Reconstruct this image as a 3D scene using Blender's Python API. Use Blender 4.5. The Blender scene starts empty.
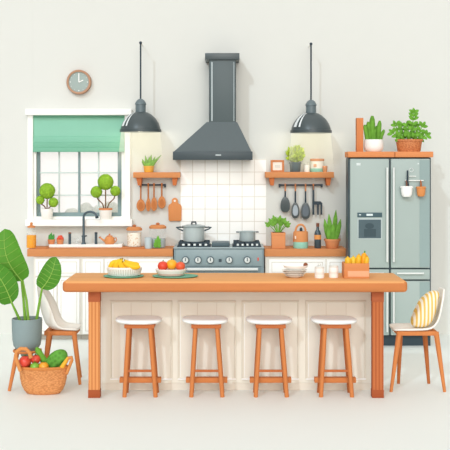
import bpy, bmesh, math, random
from mathutils import Vector, Matrix
random.seed(7)
PI = math.pi
S = bpy.context.scene
COL = S.collection
F, HC, HY = 1000.0, 1.8, 164.0      # focal length in px, camera height, horizon row

def X(px, Y): return (px-225)*Y/F
def Z(py, Y): return HC-(py-HY)*Y/F
def P(px, py, Y): return Vector((X(px, Y), Y, Z(py, Y)))

# ---------------------------------------------------------------- materials
def lin(c):
    c /= 255.0
    return c/12.92 if c <= .04045 else ((c+.055)/1.055)**2.4
def rgb(h, k=1.0):
    h = h.lstrip('#')
    return tuple(min(.96, lin(int(h[i:i+2], 16))*k) for i in (0, 2, 4)) + (1,)
MC = {}
def M(h, kind='plain', rough=.6, spec=.15, metal=0.0, amt=.05, scale=30):
    key = (h, kind, rough, spec, metal, amt, scale)
    if key in MC: return MC[key]
    m = bpy.data.materials.new(kind+'_'+h.strip('#')); m.use_nodes = True
    nt = m.node_tree; N = nt.nodes; L = nt.links
    b = N['Principled BSDF']
    b.inputs['Roughness'].default_value = rough
    b.inputs['Specular IOR Level'].default_value = spec
    b.inputs['Metallic'].default_value = metal
    tc = N.new('ShaderNodeTexCoord'); mp = N.new('ShaderNodeMapping')
    L.new(tc.outputs['Object'], mp.inputs['Vector'])
    nz = N.new('ShaderNodeTexNoise'); nz.inputs['Scale'].default_value = scale
    nz.inputs['Detail'].default_value = 3
    L.new(mp.outputs['Vector'], nz.inputs['Vector'])
    if kind == 'foliage':
        nz = N.new('ShaderNodeTexVoronoi'); nz.inputs['Scale'].default_value = scale; L.new(mp.outputs['Vector'], nz.inputs['Vector'])
    if kind == 'woodx': mp.inputs['Scale'].default_value = (.08, 1, 1.0)
    if kind == 'woodz': mp.inputs['Scale'].default_value = (1, 1, .06)
    mx = N.new('ShaderNodeMix'); mx.data_type = 'RGBA'
    a = amt*(2.2 if kind.startswith('wood') else 1)
    mx.inputs['A'].default_value = rgb(h, 1-a); mx.inputs['B'].default_value = rgb(h, 1+a)
    L.new(nz.outputs[0], mx.inputs['Factor'])
    L.new(mx.outputs['Result'], b.inputs['Base Color'])
    MC[key] = m
    return m
def stripes(name, h1, h2, axis, freq, width=.5, rough=.7):
    m = bpy.data.materials.new(name); m.use_nodes = True
    nt = m.node_tree; N = nt.nodes; L = nt.links; b = N['Principled BSDF']
    b.inputs['Roughness'].default_value = rough; b.inputs['Specular IOR Level'].default_value = .1
    tc = N.new('ShaderNodeTexCoord'); sp = N.new('ShaderNodeSeparateXYZ')
    L.new(tc.outputs['Object'], sp.inputs[0])
    mu = N.new('ShaderNodeMath'); mu.operation = 'MULTIPLY'; mu.inputs[1].default_value = freq
    L.new(sp.outputs['XYZ'.index(axis)], mu.inputs[0])
    fr = N.new('ShaderNodeMath'); fr.operation = 'FRACT'; L.new(mu.outputs[0], fr.inputs[0])
    lt = N.new('ShaderNodeMath'); lt.operation = 'LESS_THAN'; lt.inputs[1].default_value = width
    L.new(fr.outputs[0], lt.inputs[0])
    mx = N.new('ShaderNodeMix'); mx.data_type = 'RGBA'
    mx.inputs['A'].default_value = rgb(h2); mx.inputs['B'].default_value = rgb(h1)
    L.new(lt.outputs[0], mx.inputs['Factor']); L.new(mx.outputs['Result'], b.inputs['Base Color'])
    return m
def glassy(name, h, alpha, rough=.1):
    m = bpy.data.materials.new(name); m.use_nodes = True
    nt = m.node_tree; N = nt.nodes; L = nt.links
    for n in list(N): N.remove(n)
    o = N.new('ShaderNodeOutputMaterial'); t = N.new('ShaderNodeBsdfTransparent')
    p = N.new('ShaderNodeBsdfPrincipled'); p.inputs['Base Color'].default_value = rgb(h)
    p.inputs['Roughness'].default_value = rough
    x = N.new('ShaderNodeMixShader'); x.inputs[0].default_value = alpha
    L.new(t.outputs[0], x.inputs[1]); L.new(p.outputs[0], x.inputs[2]); L.new(x.outputs[0], o.inputs[0])
    return m

# ---------------------------------------------------------------- mesh helpers
JIT = [0]
def box(bm, x0, x1, y0, y1, z0, z1, bev=0, seg=2, mi=0):
    if x0 > x1: x0, x1 = x1, x0
    if y0 > y1: y0, y1 = y1, y0
    if z0 > z1: z0, z1 = z1, z0
    JIT[0] = (JIT[0]+1) % 7; y0 += JIT[0]*1.2e-4; x0 += JIT[0]*.8e-4   # keeps overlapping faces from lying in one plane
    v = [bm.verts.new((x, y, z)) for z in (z0, z1) for y in (y0, y1) for x in (x0, x1)]
    fs = [(0, 2, 3, 1), (4, 5, 7, 6), (0, 1, 5, 4), (2, 6, 7, 3), (0, 4, 6, 2), (1, 3, 7, 5)]
    F_ = [bm.faces.new([v[i] for i in f]) for f in fs]
    for f in F_: f.material_index = mi
    if bev:
        es = list({e for f in F_ for e in f.edges})
        r = bmesh.ops.bevel(bm, geom=es, offset=bev, segments=seg, affect='EDGES', profile=.5)
        for f in r['faces']: f.material_index = mi
    return bm
def pbox(bm, px0, px1, py0, py1, Y0, Y1, bev=0, seg=2, mi=0):
    """box whose front face (depth Y0) spans the given picture rows and columns"""
    return box(bm, X(px0, Y0), X(px1, Y0), Y0, Y1, Z(py1, Y0), Z(py0, Y0), bev, seg, mi)
def lathe(bm, prof, c=(0, 0, 0), n=24, sx=1, sy=1, mi=0, cap=True):
    rings = []
    for r, z in prof:
        if r <= 1e-5:
            rings.append([bm.verts.new((c[0], c[1], c[2]+z))])
        else:
            rings.append([bm.verts.new((c[0]+sx*r*math.cos(2*PI*i/n), c[1]+sy*r*math.sin(2*PI*i/n), c[2]+z)) for i in range(n)])
    out = []
    for a, b in zip(rings[:-1], rings[1:]):
        for i in range(n):
            j = (i+1) % n
            if len(a) == 1 and len(b) == 1: continue
            if len(a) == 1: f = bm.faces.new((a[0], b[j], b[i]))
            elif len(b) == 1: f = bm.faces.new((a[i], a[j], b[0]))
            else: f = bm.faces.new((a[i], a[j], b[j], b[i]))
            f.material_index = mi; out.append(f)
    if cap:
        for r, rev in ((rings[0], True), (rings[-1], False)):
            if len(r) > 1:
                f = bm.faces.new(list(reversed(r)) if rev else r); f.material_index = mi
    return bm
def tube(bm, pts, rad, n=8, flat=1.0, up=None, mi=0, round_end=True):
    pts = [Vector(p) for p in pts]
    if not isinstance(rad, (list, tuple)): rad = [rad]*len(pts)
    rad = list(rad)
    prev = None; rings = []
    for i, p in enumerate(pts):
        t = (pts[min(i+1, len(pts)-1)]-pts[max(i-1, 0)]).normalized()
        if prev is None:
            ref = Vector(up) if up else (Vector((0, 1, 0)) if abs(t.y) < .9 else Vector((1, 0, 0)))
            a = (ref-t*ref.dot(t)).normalized()
        else:
            a = (prev-t*prev.dot(t)).normalized()
        prev = a; b = t.cross(a)
        rings.append([bm.verts.new(p+rad[i]*(math.cos(2*PI*k/n)*a*flat+math.sin(2*PI*k/n)*b)) for k in range(n)])
    for a, b in zip(rings[:-1], rings[1:]):
        for i in range(n):
            f = bm.faces.new((a[i], a[(i+1) % n], b[(i+1) % n], b[i])); f.material_index = mi
    for r, rev in ((rings[0], True), (rings[-1], False)):
        f = bm.faces.new(list(reversed(r)) if rev else r); f.material_index = mi
    return bm
def ball(bm, c, r, sx=1, sy=1, sz=1, n=16, bump=0, mi=0, rot=None):
    r0 = bmesh.ops.create_uvsphere(bm, u_segments=n, v_segments=max(6, n*2//3), radius=r)
    for v in r0['verts']:
        k = 1+bump*(random.random()-.5)
        v.co = Vector((v.co.x*sx, v.co.y*sy, v.co.z*sz))*k
        if rot: v.co = Matrix.Rotation(rot, 3, 'Y') @ v.co
        v.co += Vector(c)
        for f in v.link_faces: f.material_index = mi
    return bm
def prism(bm, pts, Y0, Y1, px=True, mi=0, bev=0):
    """closed outline facing the front, given real thickness Y0..Y1"""
    if px: q = [(X(a, Y0), Z(b, Y0)) for a, b in pts]
    else: q = pts
    A = [bm.verts.new((x, Y0, z)) for x, z in q]; B = [bm.verts.new((x, Y1, z)) for x, z in q]
    n = len(q)
    fs = [bm.faces.new(A), bm.faces.new(list(reversed(B)))]
    for i in range(n):
        fs.append(bm.faces.new((A[i], B[i], B[(i+1) % n], A[(i+1) % n])))
    for f in fs: f.material_index = mi
    if bev:
        es = list(fs[0].edges)+list(fs[1].edges)
        bmesh.ops.bevel(bm, geom=es, offset=bev, segments=2, affect='EDGES', profile=.5)
    bmesh.ops.recalc_face_normals(bm, faces=bm.faces[:])
    return bm
def leaf(bm, base, tip, w, nrm=(0, -1, 0), curl=.15, n=7, mi=0, fold=.15, peak=.45):
    base = Vector(base); tip = Vector(tip); d = tip-base; L_ = d.length
    nrm = Vector(nrm); nrm = (nrm-d.normalized()*nrm.dot(d.normalized())).normalized()
    s = d.normalized().cross(nrm)
    rows = []
    for i in range(n+1):
        t = i/n
        ww = w*math.sin(PI*t**(math.log(.5)/math.log(peak)))**.75 if 0 < t < 1 else w*.04
        c = base+d*t+nrm*curl*L_*math.sin(PI*t)
        rows.append([bm.verts.new(c-s*ww+nrm*fold*ww), bm.verts.new(c), bm.verts.new(c+s*ww+nrm*fold*ww)])
    for a, b in zip(rows[:-1], rows[1:]):
        for k in (0, 1):
            f = bm.faces.new((a[k], a[k+1], b[k+1], b[k])); f.material_index = mi
    return bm
def arc(cx, cz, rx, rz, a0, a1, n=12):
    return [(cx+rx*math.cos(math.radians(a0+(a1-a0)*i/n)), cz+rz*math.sin(math.radians(a0+(a1-a0)*i/n))) for i in range(n+1)]

def B(): return bmesh.new()
def link(name, bm, mats, loc=(0, 0, 0), parent=None, smooth=True):
    loc = Vector(loc)
    bmesh.ops.translate(bm, verts=bm.verts[:], vec=-loc)
    bmesh.ops.recalc_face_normals(bm, faces=bm.faces[:])
    me = bpy.data.meshes.new(name); bm.to_mesh(me); bm.free()
    if not isinstance(mats, (list, tuple)): mats = [mats]
    for m in mats: me.materials.append(m)
    if smooth:
        me.polygons.foreach_set('use_smooth', [True]*len(me.polygons))
        me.set_sharp_from_angle(angle=math.radians(38))
    o = bpy.data.objects.new(name, me); COL.objects.link(o)
    if parent is not None: o.parent = parent
    return o
class Thing:
    def __init__(s, name, label, cat, loc, group=None, kind=None):
        s.loc = Vector(loc)
        s.o = bpy.data.objects.new(name, None); COL.objects.link(s.o); s.o.location = s.loc
        s.o.empty_display_size = .05
        if label: s.o['label'] = label
        if cat: s.o['category'] = cat
        if group: s.o['group'] = group
        if kind: s.o['kind'] = kind
    def part(s, name, bm, mats, under=None, label=None, smooth=True):
        o = link(name, bm, mats, s.loc, under or s.o, smooth)
        if label: o['label'] = label
        return o
def solo(name, label, cat, bm, mats, loc, group=None, kind=None, smooth=True):
    o = link(name, bm, mats, loc, None, smooth); o.location = loc
    if label: o['label'] = label
    if cat: o['category'] = cat
    if group: o['group'] = group
    if kind: o['kind'] = kind
    return o
def struct(name, bm, mats, smooth=False):
    o = link(name, bm, mats, (0, 0, 0), None, smooth); o['kind'] = 'structure'; return o
def dup(root, loc, label=None, group=None):
    r = root.copy(); COL.objects.link(r); r.location = loc
    if label: r['label'] = label
    if group: r['group'] = group
    for ch in list(root.children):
        c = ch.copy(); COL.objects.link(c); c.parent = r
        for g in list(ch.children):
            d = g.copy(); COL.objects.link(d); d.parent = c
    return r

# ---------------------------------------------------------------- palette
WORLD_K, SUN_K = .94, .74
WALL = '#DADBD5'
WHITE = M('#FBFAF6', amt=.01); CREAM = M('#F1EEE6', amt=.02)
W_TOP = M('#DB955E', 'woodx', amt=.05, scale=14); W_ED = M('#CE8957', 'woodx', amt=.05, scale=14)
W_LEG = M('#D2834C', 'woodz', amt=.07, scale=40); W_DK = M('#B0603A', 'woodz', amt=.05, scale=40)
W_LEGR = M('#C0693A', 'woodz', amt=.07, scale=40)
TERRA = M('#D98F60', amt=.04); COPPER = M('#CC8455', rough=.4, spec=.3)
DARK = M('#4A5456', rough=.35, spec=.4, amt=.03); DARK2 = M('#36424B', rough=.5, spec=.2)
STEEL = M('#9FB0AF', rough=.35, spec=.3, amt=.03, scale=3); STEEL_L = M('#D9E0DF', rough=.3, spec=.4)
STEEL_B = M('#7F9596', rough=.35, spec=.3); LINE = M('#5D6E74')
GREEN = M('#6A9C2E', amt=.12, scale=25); GREEN_D = M('#3F8230', amt=.1, scale=20); GREEN_L = M('#8DBB3A', amt=.12, scale=60)
GREEN_Y = M('#B5C93A', amt=.15, scale=60)
TEAL = M('#78B59C', amt=.03); STEMB = M('#7B5A3C'); SOIL = M('#6F4B33')
GLASS = glassy('clear_glass', '#EAF3F0', .06); GLASSW = glassy('window_glass', '#F6FBFA', .12, .2)
GREY = M('#8A9CA0', amt=.03)

YW = 10.6       # back wall face
# ================================================================ SETTING
bm = B(); box(bm, -4.2, 4.2, 4.0, 14.5, -.06, 0)
struct('floor', bm, M('#F1F5F0', amt=.012, scale=2))
hx0, hx1, hz0, hz1 = X(33, YW), X(124, YW), Z(219, YW), Z(113, YW)
bm = B()
box(bm, -4.2, hx0, YW, YW+.15, 0, 3.75); box(bm, hx1, 4.2, YW, YW+.15, 0, 3.75)
box(bm, hx0, hx1, YW, YW+.15, 0, hz0); box(bm, hx0, hx1, YW, YW+.15, hz1, 3.75)
struct('wall_back', bm, M(WALL, amt=.012, scale=6))

# tiled splashback behind the cooker
def tile_mat():
    m = bpy.data.materials.new('white_tiles'); m.use_nodes = True
    nt = m.node_tree; N = nt.nodes; L = nt.links; b = N['Principled BSDF']
    b.inputs['Roughness'].default_value = .35; b.inputs['Specular IOR Level'].default_value = .2
    tc = N.new('ShaderNodeTexCoord'); sp = N.new('ShaderNodeSeparateXYZ'); L.new(tc.outputs['Object'], sp.inputs[0])
    o = []
    for i, off in ((0, .0), (2, .0)):
        d = N.new('ShaderNodeMath'); d.operation = 'DIVIDE'; d.inputs[1].default_value = .1308
        L.new(sp.outputs[i], d.inputs[0])
        f = N.new('ShaderNodeMath'); f.operation = 'FRACT'; L.new(d.outputs[0], f.inputs[0])
        l = N.new('ShaderNodeMath'); l.operation = 'LESS_THAN'; l.inputs[1].default_value = .055
        L.new(f.outputs[0], l.inputs[0]); o.append(l)
    mx = N.new('ShaderNodeMath'); mx.operation = 'MAXIMUM'
    L.new(o[0].outputs[0], mx.inputs[0]); L.new(o[1].outputs[0], mx.inputs[1])
    c = N.new('ShaderNodeMix'); c.data_type = 'RGBA'
    c.inputs['A'].default_value = rgb('#FCFAF6'); c.inputs['B'].default_value = rgb('#DAD5CB')
    L.new(mx.outputs[0], c.inputs['Factor']); L.new(c.outputs['Result'], b.inputs['Base Color'])
    return m
bm = B(); YT = YW-.008
pbox(bm, 180, 266, 159, 250, YT, YW)
o = link('trim_1', bm, tile_mat(), (X(180, YT), YW, Z(160, YT)), None, False)
o.location = (X(180, YT), YW, Z(160, YT)); o['kind'] = 'structure'; o['label'] = 'white square tiled splashback behind the cooker'

# window
w = Thing('window_1', 'white framed window with grey sashes above the sink', None, (X(79, YW), YW, Z(220, YW)), kind='structure')
bm = B()
pbox(bm, 27.5, 32.8, 115, 219.5, 10.55, YW, .004); pbox(bm, 124.6, 130.2, 115, 219.5, 10.55, YW, .004)
w.part('frame', bm, WHITE, smooth=False)
YS = 10.64
bm = B()
pbox(bm, 32.5, 36, 112, 219, YW-.012, YS+.07); pbox(bm, 121.5, 125, 112, 219, YW-.012, YS+.07)
pbox(bm, 32.5, 125, 216.6, 219.6, YW-.012, YS+.07)
w.part('inner_frame', bm, WHITE, smooth=False)
bm = B(); pbox(bm, 24.8, 131.5, 108.8, 115, 10.49, YW, .006); w.part('head_trim', bm, WHITE, smooth=False)
bm = B(); pbox(bm, 25, 132, 219.6, 226.3, 10.47, YW+.05, .006)
w.part('sill', bm, WHITE, smooth=False)
for a, b in ((36, 79), (79, 121.5)):
    bm = B()
    pbox(bm, a, a+(3.6 if a < 40 else .9), 112, 216.2, YS, YS+.05); pbox(bm, b-(.9 if b < 80 else 3.8), b, 112, 216.2, YS, YS+.05)
    pbox(bm, a, b, 212.6, 216.3, YS, YS+.05); pbox(bm, a, b, 110, 114, YS, YS+.05)
    s = w.part('sash', bm, M('#84999A', amt=.02), smooth=False)
    c = 59 if a < 40 else 98.5
    bm = B(); pbox(bm, c-.7, c+.7, 112, 213, YS+.01, YS+.03); pbox(bm, a+.9, b-.9, 172, 173.4, YS+.01, YS+.03); pbox(bm, a+.9, b-.9, 194.6, 195.8, YS+.01, YS+.03)
    w.part('glazing_bar', bm, M('#CBD8D3', amt=.02), under=s, smooth=False)
    bm = B(); pbox(bm, a+.5, b-.5, 112, 214, YS+.034, YS+.04)
    w.part('pane', bm, GLASSW, under=s, smooth=False)

# pale shrubs in the garden
k = 0
for px, py, r in ((86, 204, 9), (70, 209, 8), (100, 206, 8), (55, 214, 7), (112, 203, 9)):
    Yg = 13.0 + .15*k; k += 1
    g = Thing('garden_shrub', ['pale green shrub outside, behind the window centre bar', 'low pale shrub outside, left of the window centre bar', 'pale shrub outside behind the right window plant',
              'lowest pale shrub outside behind the left window plant', 'pale shrub outside at the right edge of the window'][k-1], 'shrub', (X(px, Yg), Yg, 0), 'pale shrubs seen through the window')
    bm = B()
    for i in range(9):
        a = random.random()*2*PI; q = random.random()*r*.5
        ball(bm, P(px+q*math.cos(a)*1.6, py+4+abs(q*math.sin(a)), Yg), r*.012*.7, n=10)
    g.part('foliage', bm, M('#F3F6EB', amt=.02, scale=4))
    bm = B(); tube(bm, [(X(px, Yg), Yg, 0), P(px, py+4, Yg)], .03, 6); g.part('trunk', bm, M('#DDD6C6'))

# roman blind
YB = 10.575
t = Thing('roman_blind', 'teal green roman blind half lowered over the window', 'blind', P(78.5, 115, YB))
bm = B(); pbox(bm, 32.9, 124.4, 115, 137, YB, YB+.012); t.part('fabric', bm, M('#8CC4AC', amt=.03, scale=8), smooth=False)
for y0, y1, d in ((136.5, 143.5, .012), (142.5, 148.8, .02), (147.8, 152, .028)):
    bm = B(); pbox(bm, 32.9, 124.4, y0, y1, YB-d, YB+.012, .005); t.part('fold', bm, M('#84BEA5' if d < .02 else '#79B499', amt=.03, scale=8))
bm = B(); pbox(bm, 32.9, 124.4, 115, 118, YB-.006, YB); t.part('headrail', bm, M('#6FAA8F'), smooth=False)

# ================================================================ CLOCK
Yc = 10.55
t = Thing('wall_clock', 'round grey-green wall clock with brown rim and white hands', 'clock', P(78.8, 82, YW))
def disc(bm, px, py, r, y0, y1, n=40, mi=0):
    return prism(bm, [(px+r*math.cos(2*PI*i/n), py+r*math.sin(2*PI*i/n)) for i in range(n)], y0, y1, mi=mi)
bm = B(); c = P(78.8, 82, Yc)
lathe(bm, [(.107, 0), (.107, .012), (.124, .016), (.13, .006), (.13, -.04), (.1, -.04)], (0, 0, 0), 40, cap=False)
for v in bm.verts: v.co = Vector((v.co.x+c.x, Yc-v.co.z, v.co.y+c.z))
t.part('rim', bm, M('#B98F74'))
bm = B(); disc(bm, 78.8, 82, 10.6, Yc+.002, Yc+.03); fc = t.part('face', bm, M('#A3B1AC'), smooth=False)
bm = B()
for i in range(12):
    a = i*PI/6; r = .55 if i % 3 == 0 else .28
    disc(bm, 78.8+8.6*math.sin(a), 82-8.6*math.cos(a), r, Yc-.002, Yc+.003, 8)
t.part('hour_marks', bm, WHITE, smooth=False)
bm = B(); prism(bm, [(78.3, 82), (78.3, 74), (79.3, 74), (79.3, 82)], Yc-.004, Yc); t.part('minute_hand', bm, WHITE, smooth=False)
bm = B(); prism(bm, [(79, 82.6), (78.8, 81.6), (83, 79.6), (83.4, 80.4)], Yc-.006, Yc-.002); t.part('hour_hand', bm, WHITE, smooth=False)

# ================================================================ PENDANT LAMPS
YL = 10.33
def lamp(cx, ytop, yrim, label):
    k = YL/F; cx_ = X(cx, YL); top = Z(ytop, YL); dy = yrim-132
    def zz(py): return Z(py+dy, YL)
    t = Thing('pendant_lamp', label, 'lamp', (cx_, YL, top), 'dark dome pendant lamps')
    bm = B(); tube(bm, [(cx_, YL, zz(100)), (cx_, YL, top)], .0085, 8); t.part('rod', bm, DARK2)
    bm = B(); ball(bm, (cx_, YL, top), .016, n=12); t.part('ball_finial', bm, DARK2)
    bm = B(); tube(bm, [(cx_, YL+.01, top), (cx_, YW, top)], .005, 6); t.part('wall_hook', bm, M('#E6E3DA'))
    bm = B(); lathe(bm, [(r*k, zz(y)) for r, y in ((0, 98.6), (2, 99), (4, 100.6), (5.4, 103), (5.8, 104.6), (5.2, 104.8), (5.2, 112.5), (0, 112.5))], (cx_, YL, 0), 28)
    t.part('cap', bm, M('#68767A', rough=.35, spec=.4))
    bm = B()
    pr = [(5.2, 112), (7.2, 112.4), (11, 114.6), (15, 118.4), (18, 123), (19.6, 127.5), (20, 129.2), (20.8, 129.4), (20.8, 132), (20, 132), (19.5, 129.5), (17, 123.6), (14, 119.5), (10, 116), (5, 114.5)]
    lathe(bm, [(r*k, zz(y)) for r, y in pr], (cx_, YL, 0), 40, cap=False)
    sh = t.part('lamp_shade', bm, DARK)
    bm = B()      # reflected highlight painted as pale strips on the dome
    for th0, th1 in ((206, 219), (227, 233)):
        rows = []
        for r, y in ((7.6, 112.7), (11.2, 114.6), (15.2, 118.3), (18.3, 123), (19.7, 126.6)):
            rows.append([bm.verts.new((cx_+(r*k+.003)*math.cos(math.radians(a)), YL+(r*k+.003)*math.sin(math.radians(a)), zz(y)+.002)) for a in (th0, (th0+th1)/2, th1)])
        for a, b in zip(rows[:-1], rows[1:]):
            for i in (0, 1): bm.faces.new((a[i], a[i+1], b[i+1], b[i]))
    t.part('painted_highlight', bm, M('#E6EBEB'), under=sh)
    m = bpy.data.materials.new('bulb_glow'); m.use_nodes = True
    b = m.node_tree.nodes['Principled BSDF']; b.inputs['Emission Color'].default_value = (1, .85, .55, 1); b.inputs['Emission Strength'].default_value = 1.2
    b.inputs['Base Color'].default_value = rgb('#FFF0C8')
    bm = B(); ball(bm, (cx_, YL, zz(126)), .055, n=16); lathe(bm, [(.02, zz(122)), (.02, zz(114))], (cx_, YL, 0), 12); t.part('bulb', bm, m)
    # lamp glow imitated by an emissive see-through cone, fading downwards
    g = bpy.data.materials.new('painted_glow'); g.use_nodes = True
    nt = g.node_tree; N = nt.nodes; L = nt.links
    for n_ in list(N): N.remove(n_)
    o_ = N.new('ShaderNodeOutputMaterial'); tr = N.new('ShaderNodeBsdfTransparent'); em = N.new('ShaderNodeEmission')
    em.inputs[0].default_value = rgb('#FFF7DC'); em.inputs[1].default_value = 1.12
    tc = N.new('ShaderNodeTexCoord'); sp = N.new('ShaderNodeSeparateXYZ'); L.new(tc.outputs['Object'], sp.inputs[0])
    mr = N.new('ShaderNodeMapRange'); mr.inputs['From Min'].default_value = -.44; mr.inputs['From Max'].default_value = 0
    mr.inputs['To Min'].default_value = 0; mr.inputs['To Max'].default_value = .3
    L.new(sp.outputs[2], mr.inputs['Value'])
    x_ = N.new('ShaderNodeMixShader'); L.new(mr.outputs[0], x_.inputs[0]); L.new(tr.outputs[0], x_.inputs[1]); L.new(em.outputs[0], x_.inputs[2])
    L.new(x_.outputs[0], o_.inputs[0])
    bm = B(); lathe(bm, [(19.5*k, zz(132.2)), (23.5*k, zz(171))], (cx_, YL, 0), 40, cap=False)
    h = solo('painted_lamp_glow', 'painted warm cone of light below the '+('left' if cx < 200 else 'right')+' pendant lamp', 'light glow', bm, g, (cx_, YL, zz(132.2)), kind='stuff')
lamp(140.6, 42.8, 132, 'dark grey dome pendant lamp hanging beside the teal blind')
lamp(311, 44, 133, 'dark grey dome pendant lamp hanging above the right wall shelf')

# ================================================================ RANGE HOOD
Yh = 10.2
t = Thing('range_hood', 'dark grey chimney cooker hood on the wall above the cooker', 'range hood', (X(212.5, YW), YW, Z(160, YW)))
bm = B(); pbox(bm, 205, 239.5, 53, 59.6, Yh+.05, YW, .004); t.part('chimney_cap', bm, DARK)
bm = B(); pbox(bm, 209, 236, 59, 123, Yh+.07, YW, .012, 3); t.part('chimney', bm, M('#525E60', rough=.4, spec=.3, amt=.03, scale=3))
bm = B(); pbox(bm, 211.3, 212.6, 62, 121, Yh+.066, Yh+.072); pbox(bm, 233.6, 234.2, 62, 121, Yh+.067, Yh+.072)  # pale strips paint light highlights along the chimney
t.part('chimney_highlight', bm, M('#B8C3C5'), smooth=False)
bm = B()
q = []
for (a, b, yy, py) in ((174, 251.5, Yh, 151.5), (206.8, 237.2, Yh+.07, 122)):
    q.append([bm.verts.new(v) for v in ((X(a, yy), yy, Z(py, yy)), (X(b, yy), yy, Z(py, yy)), (X(b, yy), YW, Z(py, yy)), (X(a, yy), YW, Z(py, yy)))])
for i in range(4): bm.faces.new((q[0][i], q[0][(i+1) % 4], q[1][(i+1) % 4], q[1][i]))
bm.faces.new(q[0]); bm.faces.new(q[1]); t.part('canopy', bm, M('#4E5A5D', rough=.4, spec=.3))
bm = B(); pbox(bm, 172.8, 252.6, 151.5, 160, Yh-.01, YW, .004); lip = t.part('lip', bm, M('#434E52', rough=.4, spec=.3))
bm = B(); pbox(bm, 215.5, 221, 154.3, 155.8, Yh-.013, Yh-.009); t.part('badge', bm, M('#B4BEC0'), under=lip, smooth=False)

# ================================================================ WALL SHELVES
def shelf(x0, x1, b0, b1, label, y0=172.3):
    Y0 = 10.44
    t = Thing('wall_shelf', label, 'shelf', (X((x0+x1)/2, YW), YW, Z(178, YW)), 'orange wooden wall shelves')
    bm = B(); pbox(bm, x0, x1, y0, 177.8, Y0, YW, .004); t.part('board', bm, W_ED)
    for b in (b0, b1):
        bm = B()
        s = 1 if b == b0 else -1
        prism(bm, [(b-s*3, 177.6), (b+s*2.6, 177.6), (b+s*1.8, 185.5), (b-s*1.4, 185.5)], Y0+.03, YW); t.part('bracket', bm, M('#C4703F', amt=.05))
    return Y0, Z(y0, Y0)
Ysh, zsh = shelf(133, 180, 139.2, 174.6, 'short wooden wall shelf left of the hood carrying one succulent')
shelf(265.3, 334, 272, 328.5, 'longer wooden wall shelf right of the hood carrying a picture frame and jars', 172.0)
YI = 10.52      # depth of things standing on shelves
def sz(): return zsh+.0005

# rails
def rail(x0, x1, py, label, grp):
    Yr = 10.555
    t = Thing('utensil_rail', label, 'rail', P((x0+x1)/2, py, Yr), grp)
    bm = B(); tube(bm, [P(x0, py, Yr), P(x1, py, Yr)], .009, 8); t.part('bar', bm, DARK2)
    for x in (x0, x1):
        bm = B(); box(bm, X(x, Yr)-.009, X(x, Yr)+.009, Yr-.01, YW, Z(py+2.4, Yr), Z(py-1, Yr), .002); t.part('end_bracket', bm, DARK2)
rail(140.4, 165, 184.9, 'dark hanging rail with wooden spoons below the left shelf', 'dark utensil rails')
rail(279.6, 321.8, 185, 'dark hanging rail with black utensils below the right shelf', 'dark utensil rails')
YU = 10.535
def spoon(cx, y0, y1, yb, w, mat_h, mat_b, name, label, grp, slot=None):
    t = Thing(name, label, name.split('_')[-1], P(cx, y0, YU), grp)
    bm = B(); tube(bm, [P(cx, y0, YU), P(cx, y1, YU), P(cx, y1+2, YU)], [.0075, .0085, .011], 8); ball(bm, P(cx, y0, YU), .0115, n=8); h = t.part('handle', bm, mat_h)
    bm = B(); cy = (y1+yb)/2+.6
    n = 26; pts = []
    for i in range(n):
        a = 2*PI*i/n; ww = w/2*(1+.12*math.sin(a)); pts.append((cx+ww*math.cos(a), cy+(yb-y1)/2*math.sin(a)))
    prism(bm, pts, YU-.012, YU+.006, bev=.004); b = t.part('bowl', bm, mat_b)
    bm = B(); prism(bm, [(cx+(p[0]-cx)*.6, cy+.6+(p[1]-cy)*.62) for p in pts], YU-.0135, YU-.011)
    t.part('bowl_hollow', bm, slot or M('#B9713F'), under=b, smooth=False)
SP = M('#C98350', amt=.05); SPH = M('#B9713F')
G1 = 'wooden spoons hanging under the left shelf'
spoon(140.8, 184, 198.5, 210.8, 8.6, SPH, SP, 'wooden_spoon', 'wooden spoon with the widest bowl, leftmost on the left rail', G1)
spoon(148.3, 184, 197.5, 210.8, 4.8, SPH, SP, 'wooden_spoon', 'narrow wooden spoon, second from left on the left rail', G1)
spoon(154, 184, 196.5, 210.6, 6.2, SPH, SP, 'wooden_spoon', 'long oval wooden spoon, third from left on the left rail', G1)
spoon(161.8, 184, 195.5, 208, 7.8, SPH, SP, 'wooden_spoon', 'shortest wooden spoon with round bowl, rightmost on the left rail', G1)
def utensil(cx, yh, y1, yb, w, name, label, slot):
    t = Thing(name, label, name.split('_')[-1], P(cx, 184, YU), 'black utensils hanging under the right shelf')
    bm = B(); tube(bm, [P(cx, 191, YU), P(cx, y1+2, YU)], [.0085, .0095], 8); h = t.part('handle', bm, DARK2)
    bm = B(); tube(bm, [P(cx, 183.6, YU), P(cx, 191.5, YU)], .0085, 8); t.part('copper_grip', bm, COPPER, under=h)
    n = 26; cy = (y1+yb)/2; pts = []
    for i in range(n):
        a = 2*PI*i/n
        pts.append((cx+w/2*(1+.15*math.sin(a))*abs(math.cos(a))**.8*(1 if math.cos(a) > 0 else -1), cy+(yb-y1)/2*math.sin(a)))
    bm = B(); prism(bm, pts, YU-.01, YU+.005, bev=.003); b = t.part('head', bm, DARK)
    if slot:
        bm = B(); prism(bm, [(cx+(p[0]-cx)*.66, cy+(p[1]-cy)*.68) for p in pts], YU-.0115, YU-.008); t.part('head_inlay', bm, slot, under=b, smooth=False)
utensil(285.3, 198, 197, 212.4, 9.6, 'black_spatula', 'black spatula with solid blade, leftmost on the right rail', None)
utensil(295.4, 204, 202.5, 218.4, 8, 'slotted_spoon', 'black spoon with pale grey centre, second on the right rail', M('#A9B4BC'))
utensil(305.6, 204, 202.5, 219.2, 9.4, 'ladle', 'black ladle with dark grey centre, third on the right rail', M('#6A747C'))
t = Thing('serving_fork', 'black three-pronged fork, rightmost on the right rail', 'fork', P(313.4, 184, YU), 'black utensils hanging under the right shelf')
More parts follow.
